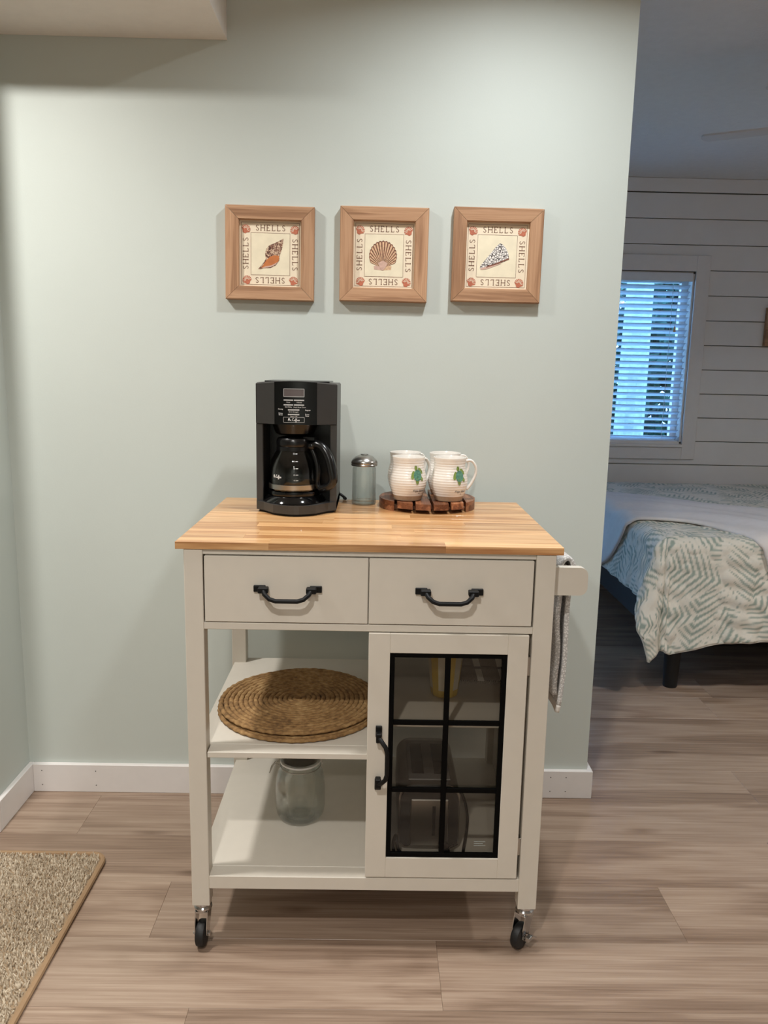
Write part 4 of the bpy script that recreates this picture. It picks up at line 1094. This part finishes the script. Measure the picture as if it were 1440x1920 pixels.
# ------------------------------------------------------------------ framed shell prints
GL = {'S': [[(.78, .85), (.62, .97), (.38, .98), (.2, .86), (.2, .7), (.36, .57), (.62, .46), (.8, .31), (.78, .13), (.58, .01), (.34, .02), (.14, .16)]],
      'H': [[(.14, 0), (.14, 1)], [(.86, 0), (.86, 1)], [(.14, .5), (.86, .5)], [(.02, 0), (.26, 0)], [(.02, 1), (.26, 1)], [(.74, 0), (.98, 0)], [(.74, 1), (.98, 1)]],
      'E': [[(.2, 0), (.2, 1)], [(.06, 1), (.78, 1), (.8, .86)], [(.2, .52), (.62, .52)], [(.06, 0), (.8, 0), (.84, .16)]],
      'L': [[(.2, 0), (.2, 1)], [(.06, 1), (.34, 1)], [(.06, 0), (.78, 0), (.84, .18)]]}
def shell_picture(x0, x1, z0, z1, kind, label, roll):
    FWD, DP = .0345, .022; cx, cz = (x0+x1)/2, (z0+z1)/2; hw, hh = (x1-x0)/2, (z1-z0)/2
    t = thing('shell_picture', label, 'picture', (cx, 0, cz), 'framed shell prints on the green wall'); t.rotation_euler = (0, roll, 0)
    for a in range(4):
        L, H_ = (hw, hh) if a % 2 == 0 else (hh, hw)
        # local bar along x at bottom, mitred; rounded front lip
        pf = [(-H_, 0), (-H_, -DP+.002), (-H_+.002, -DP), (-H_+FWD-.002, -DP+.001), (-H_+FWD, -DP+.003), (-H_+FWD, -.0005), ]
        mb = MB(); n = len(pf)
        for s in (-1, 1):
            for zz, yy in pf: mb.v.append((s*(L-(zz+H_)-.0004), yy-.0005, zz))
        mb.f = [tuple(range(n)), tuple(range(n, 2*n))[::-1]]+[(i, n+i, n+(i+1) % n, (i+1) % n) for i in range(n)]
        o = obj('frame_side', mb, 'oak', t, world=False, ang=30); o.rotation_euler = (0, a*PI/2, 0)
    iw, ih = hw-FWD, hh-FWD; py = -.0085
    pr = obj('print', bx(-iw, iw, py, -.0006, -ih, ih), 'paper', t, world=False, smooth=False)
    W, H = 2*iw, 2*ih
    def P(u, v, e=.0003): return (-iw+u*W, py-e, -ih+v*H)
    def poly(pts, m, nm, e=.0006, par=pr): return obj(nm, MB().poly([P(u, v, e) for u, v in pts]), m, par, world=False, recalc=False, smooth=False)
    poly([(.185, .178), (.818, .178), (.818, .815), (.185, .815)], 'paper2', 'inner_field', .0002)
    bd = MB()
    for r in (((.185, .178), (.818, .178), (.818, .815), (.185, .815), (.185, .178)), ((.03, .03), (.97, .03), (.97, .97), (.03, .97), (.03, .03))):
        for a, b in zip(r[:-1], r[1:]): bd.ribbon([a, b], .005, lambda u, v: P(u, v, .0004))
    obj('border_line', bd, 'letter', pr, world=False, recalc=False, smooth=False)
    # words round the border
    for k in range(4):
        mb = MB(); adv = 0
        for ch in 'SHELLS':
            wd = {'S': .062, 'H': .082, 'E': .072, 'L': .068}[ch]
            for st in GL[ch]:
                pts = [(-.24+adv+p[0]*wd, -.041+p[1]*.082) for p in st]
                for i in range(len(pts)-1):
                    thin = .011 if (abs(pts[i][0]-pts[i+1][0]) < .002) else .008
                    mb.ribbon([pts[i], pts[i+1]], thin, {0: lambda a, b: P(.5+a, .893+b, .0005), 1: lambda a, b: P(.900+b, .5-a, .0005), 2: lambda a, b: P(.5-a, .100-b, .0005), 3: lambda a, b: P(.100-b, .5+a, .0005)}[k])
            adv += wd+.0145
        obj('lettering', mb, 'letter', pr, world=False, recalc=False, smooth=False)
    # corner scallops
    for k, (u, v, rt) in enumerate(((.115, .885, .5), (.885, .885, -.5), (.115, .115, -.35 if kind != 2 else .4), (.885, .115, .35))):
        R = .068; rt += (0 if v > .5 else 0)
        def F(a, r): 
            x, y = r*math.sin(a)*R, (r*math.cos(a)-.35)*R; return (u+x*math.cos(rt)+y*math.sin(rt), v-x*math.sin(rt)+y*math.cos(rt))
        arcs = np.linspace(-1.9, 1.9, 15)
        out = [(0, -.55)]+[(a, 1.05) for a in arcs]
        mb = MB(); mb.poly([P(*F(a, 1.12 if i % 2 else 1.02), .0006) for i, a in enumerate(np.linspace(-1.75, 1.75, 21))]+[P(*F(2.3, .75), .0006), P(*F(PI-.35, .95), .0006), P(*F(PI+.35, .95), .0006), P(*F(-2.3, .75), .0006)])
        cs = obj('corner_shell', mb, 'rust', pr, world=False, recalc=False, smooth=False); ry = MB()
        for a in np.linspace(-1.5, 1.5, 8): ry.ribbon([F(a*.9, .30), F(a*.97, .6), F(a, 1.04)], .0062, lambda p_, q_: P(p_, q_, .0009))
        obj('shell_ray', ry, 'paper', cs, world=False, recalc=False, smooth=False)
    if kind == 0:
        c = lambda L: [((x-412)/573, (945-y)/600) for x, y in L]
        ill = poly(c([(820, 500), (790, 520), (740, 545), (690, 565), (660, 600), (650, 640), (655, 690), (640, 720), (610, 755), (585, 785), (605, 786), (640, 777), (700, 772), (750, 747), (782, 700), (786, 655), (803, 610), (811, 580), (817, 540)]), 'whelk', 'shell_illustration')
        poly(c([(665, 698), (700, 668), (740, 655), (780, 660), (778, 700), (748, 740), (700, 766), (640, 772), (612, 778), (640, 735)]), 'shellorange', 'shell_mouth', .0009, ill)
        poly(c([(770, 715), (748, 740), (700, 766), (640, 772), (612, 778), (650, 760), (710, 748)]), 'shellpink', 'shell_lip', .0011, ill)
    elif kind == 1:
        c = lambda x, y: ((x-875)/395, (570-y)/423)
        ill = MB(); cen = (1067, 440); rib = MB(); N = 17
        def E(a, s): return (cen[0]+s*(88*math.sin(a)*1.0), cen[1]-s*(78+92*math.cos(a))*.98 if False else cen[1]-s*(95*math.cos(a)+75))
        A = np.linspace(-2.05, 2.05, N+1)
        for i in range(N):
            a, b = A[i], A[i+1]; ill.poly([P(*c(*cen), .0006), P(*c(*E(a, 1)), .0006), P(*c(*E((a+b)/2, 1.035)), .0006), P(*c(*E(b, 1)), .0006)])
            m0, d = (a+b)/2, (b-a)*.30
            rib.poly([P(*c(*E(m0-d*.6, .25)), .0009), P(*c(*E(m0-d, .98)), .0009), P(*c(*E(m0+d, .98)), .0009), P(*c(*E(m0+d*.6, .25)), .0009)])
        il = obj('shell_illustration', ill, 'shellbrown', pr, world=False, recalc=False, smooth=False)
        obj('shell_rib', rib, 'shellcream', il, world=False, recalc=False, smooth=False)
        poly([c(*p) for p in ((1008, 428), (1040, 420), (1066, 455), (1040, 452), (1012, 450))], 'shellpink', 'shell_ear', .0005)
        poly([c(*p) for p in ((1124, 426), (1090, 420), (1068, 455), (1090, 452), (1120, 450))], 'shellcream', 'shell_ear', .0005)
        poly([c(*p) for p in ((1035, 408), (1066, 392), (1098, 408), (1082, 440), (1066, 456), (1050, 440))], 'shellpink', 'shell_beak', .0011, il)
    else:
        c = lambda L: [((x-452)/572, (965-y)/605) for x, y in L]
        ill = poly(c([(765, 543), (790, 558), (820, 590), (845, 640), (852, 690), (800, 716), (720, 746), (650, 775), (600, 790), (585, 775), (600, 745), (650, 680), (700, 615), (735, 570)]), 'cone', 'shell_illustration')
        poly(c([(588, 778), (602, 791), (655, 782), (720, 757), (790, 728), (720, 738), (640, 764)]), 'shellpink', 'shell_mouth', .0009, ill)
        poly(c([(640, 762), (720, 732), (852, 676), (853, 690), (730, 742), (650, 770)]), 'shellbrown', 'shell_edge', .0010, ill)
shell_picture(-.4025, -.1745, 1.397, 1.630, 0, 'left framed print of a spiral whelk shell with wood frame', .008)
shell_picture(-.1085, .1185, 1.399, 1.6338, 1, 'middle framed print of a fan scallop shell with wood frame', .004)
shell_picture(.1822, .4130, 1.4035, 1.6378, 2, 'right framed print of a white netted cone shell with wood frame', .006)
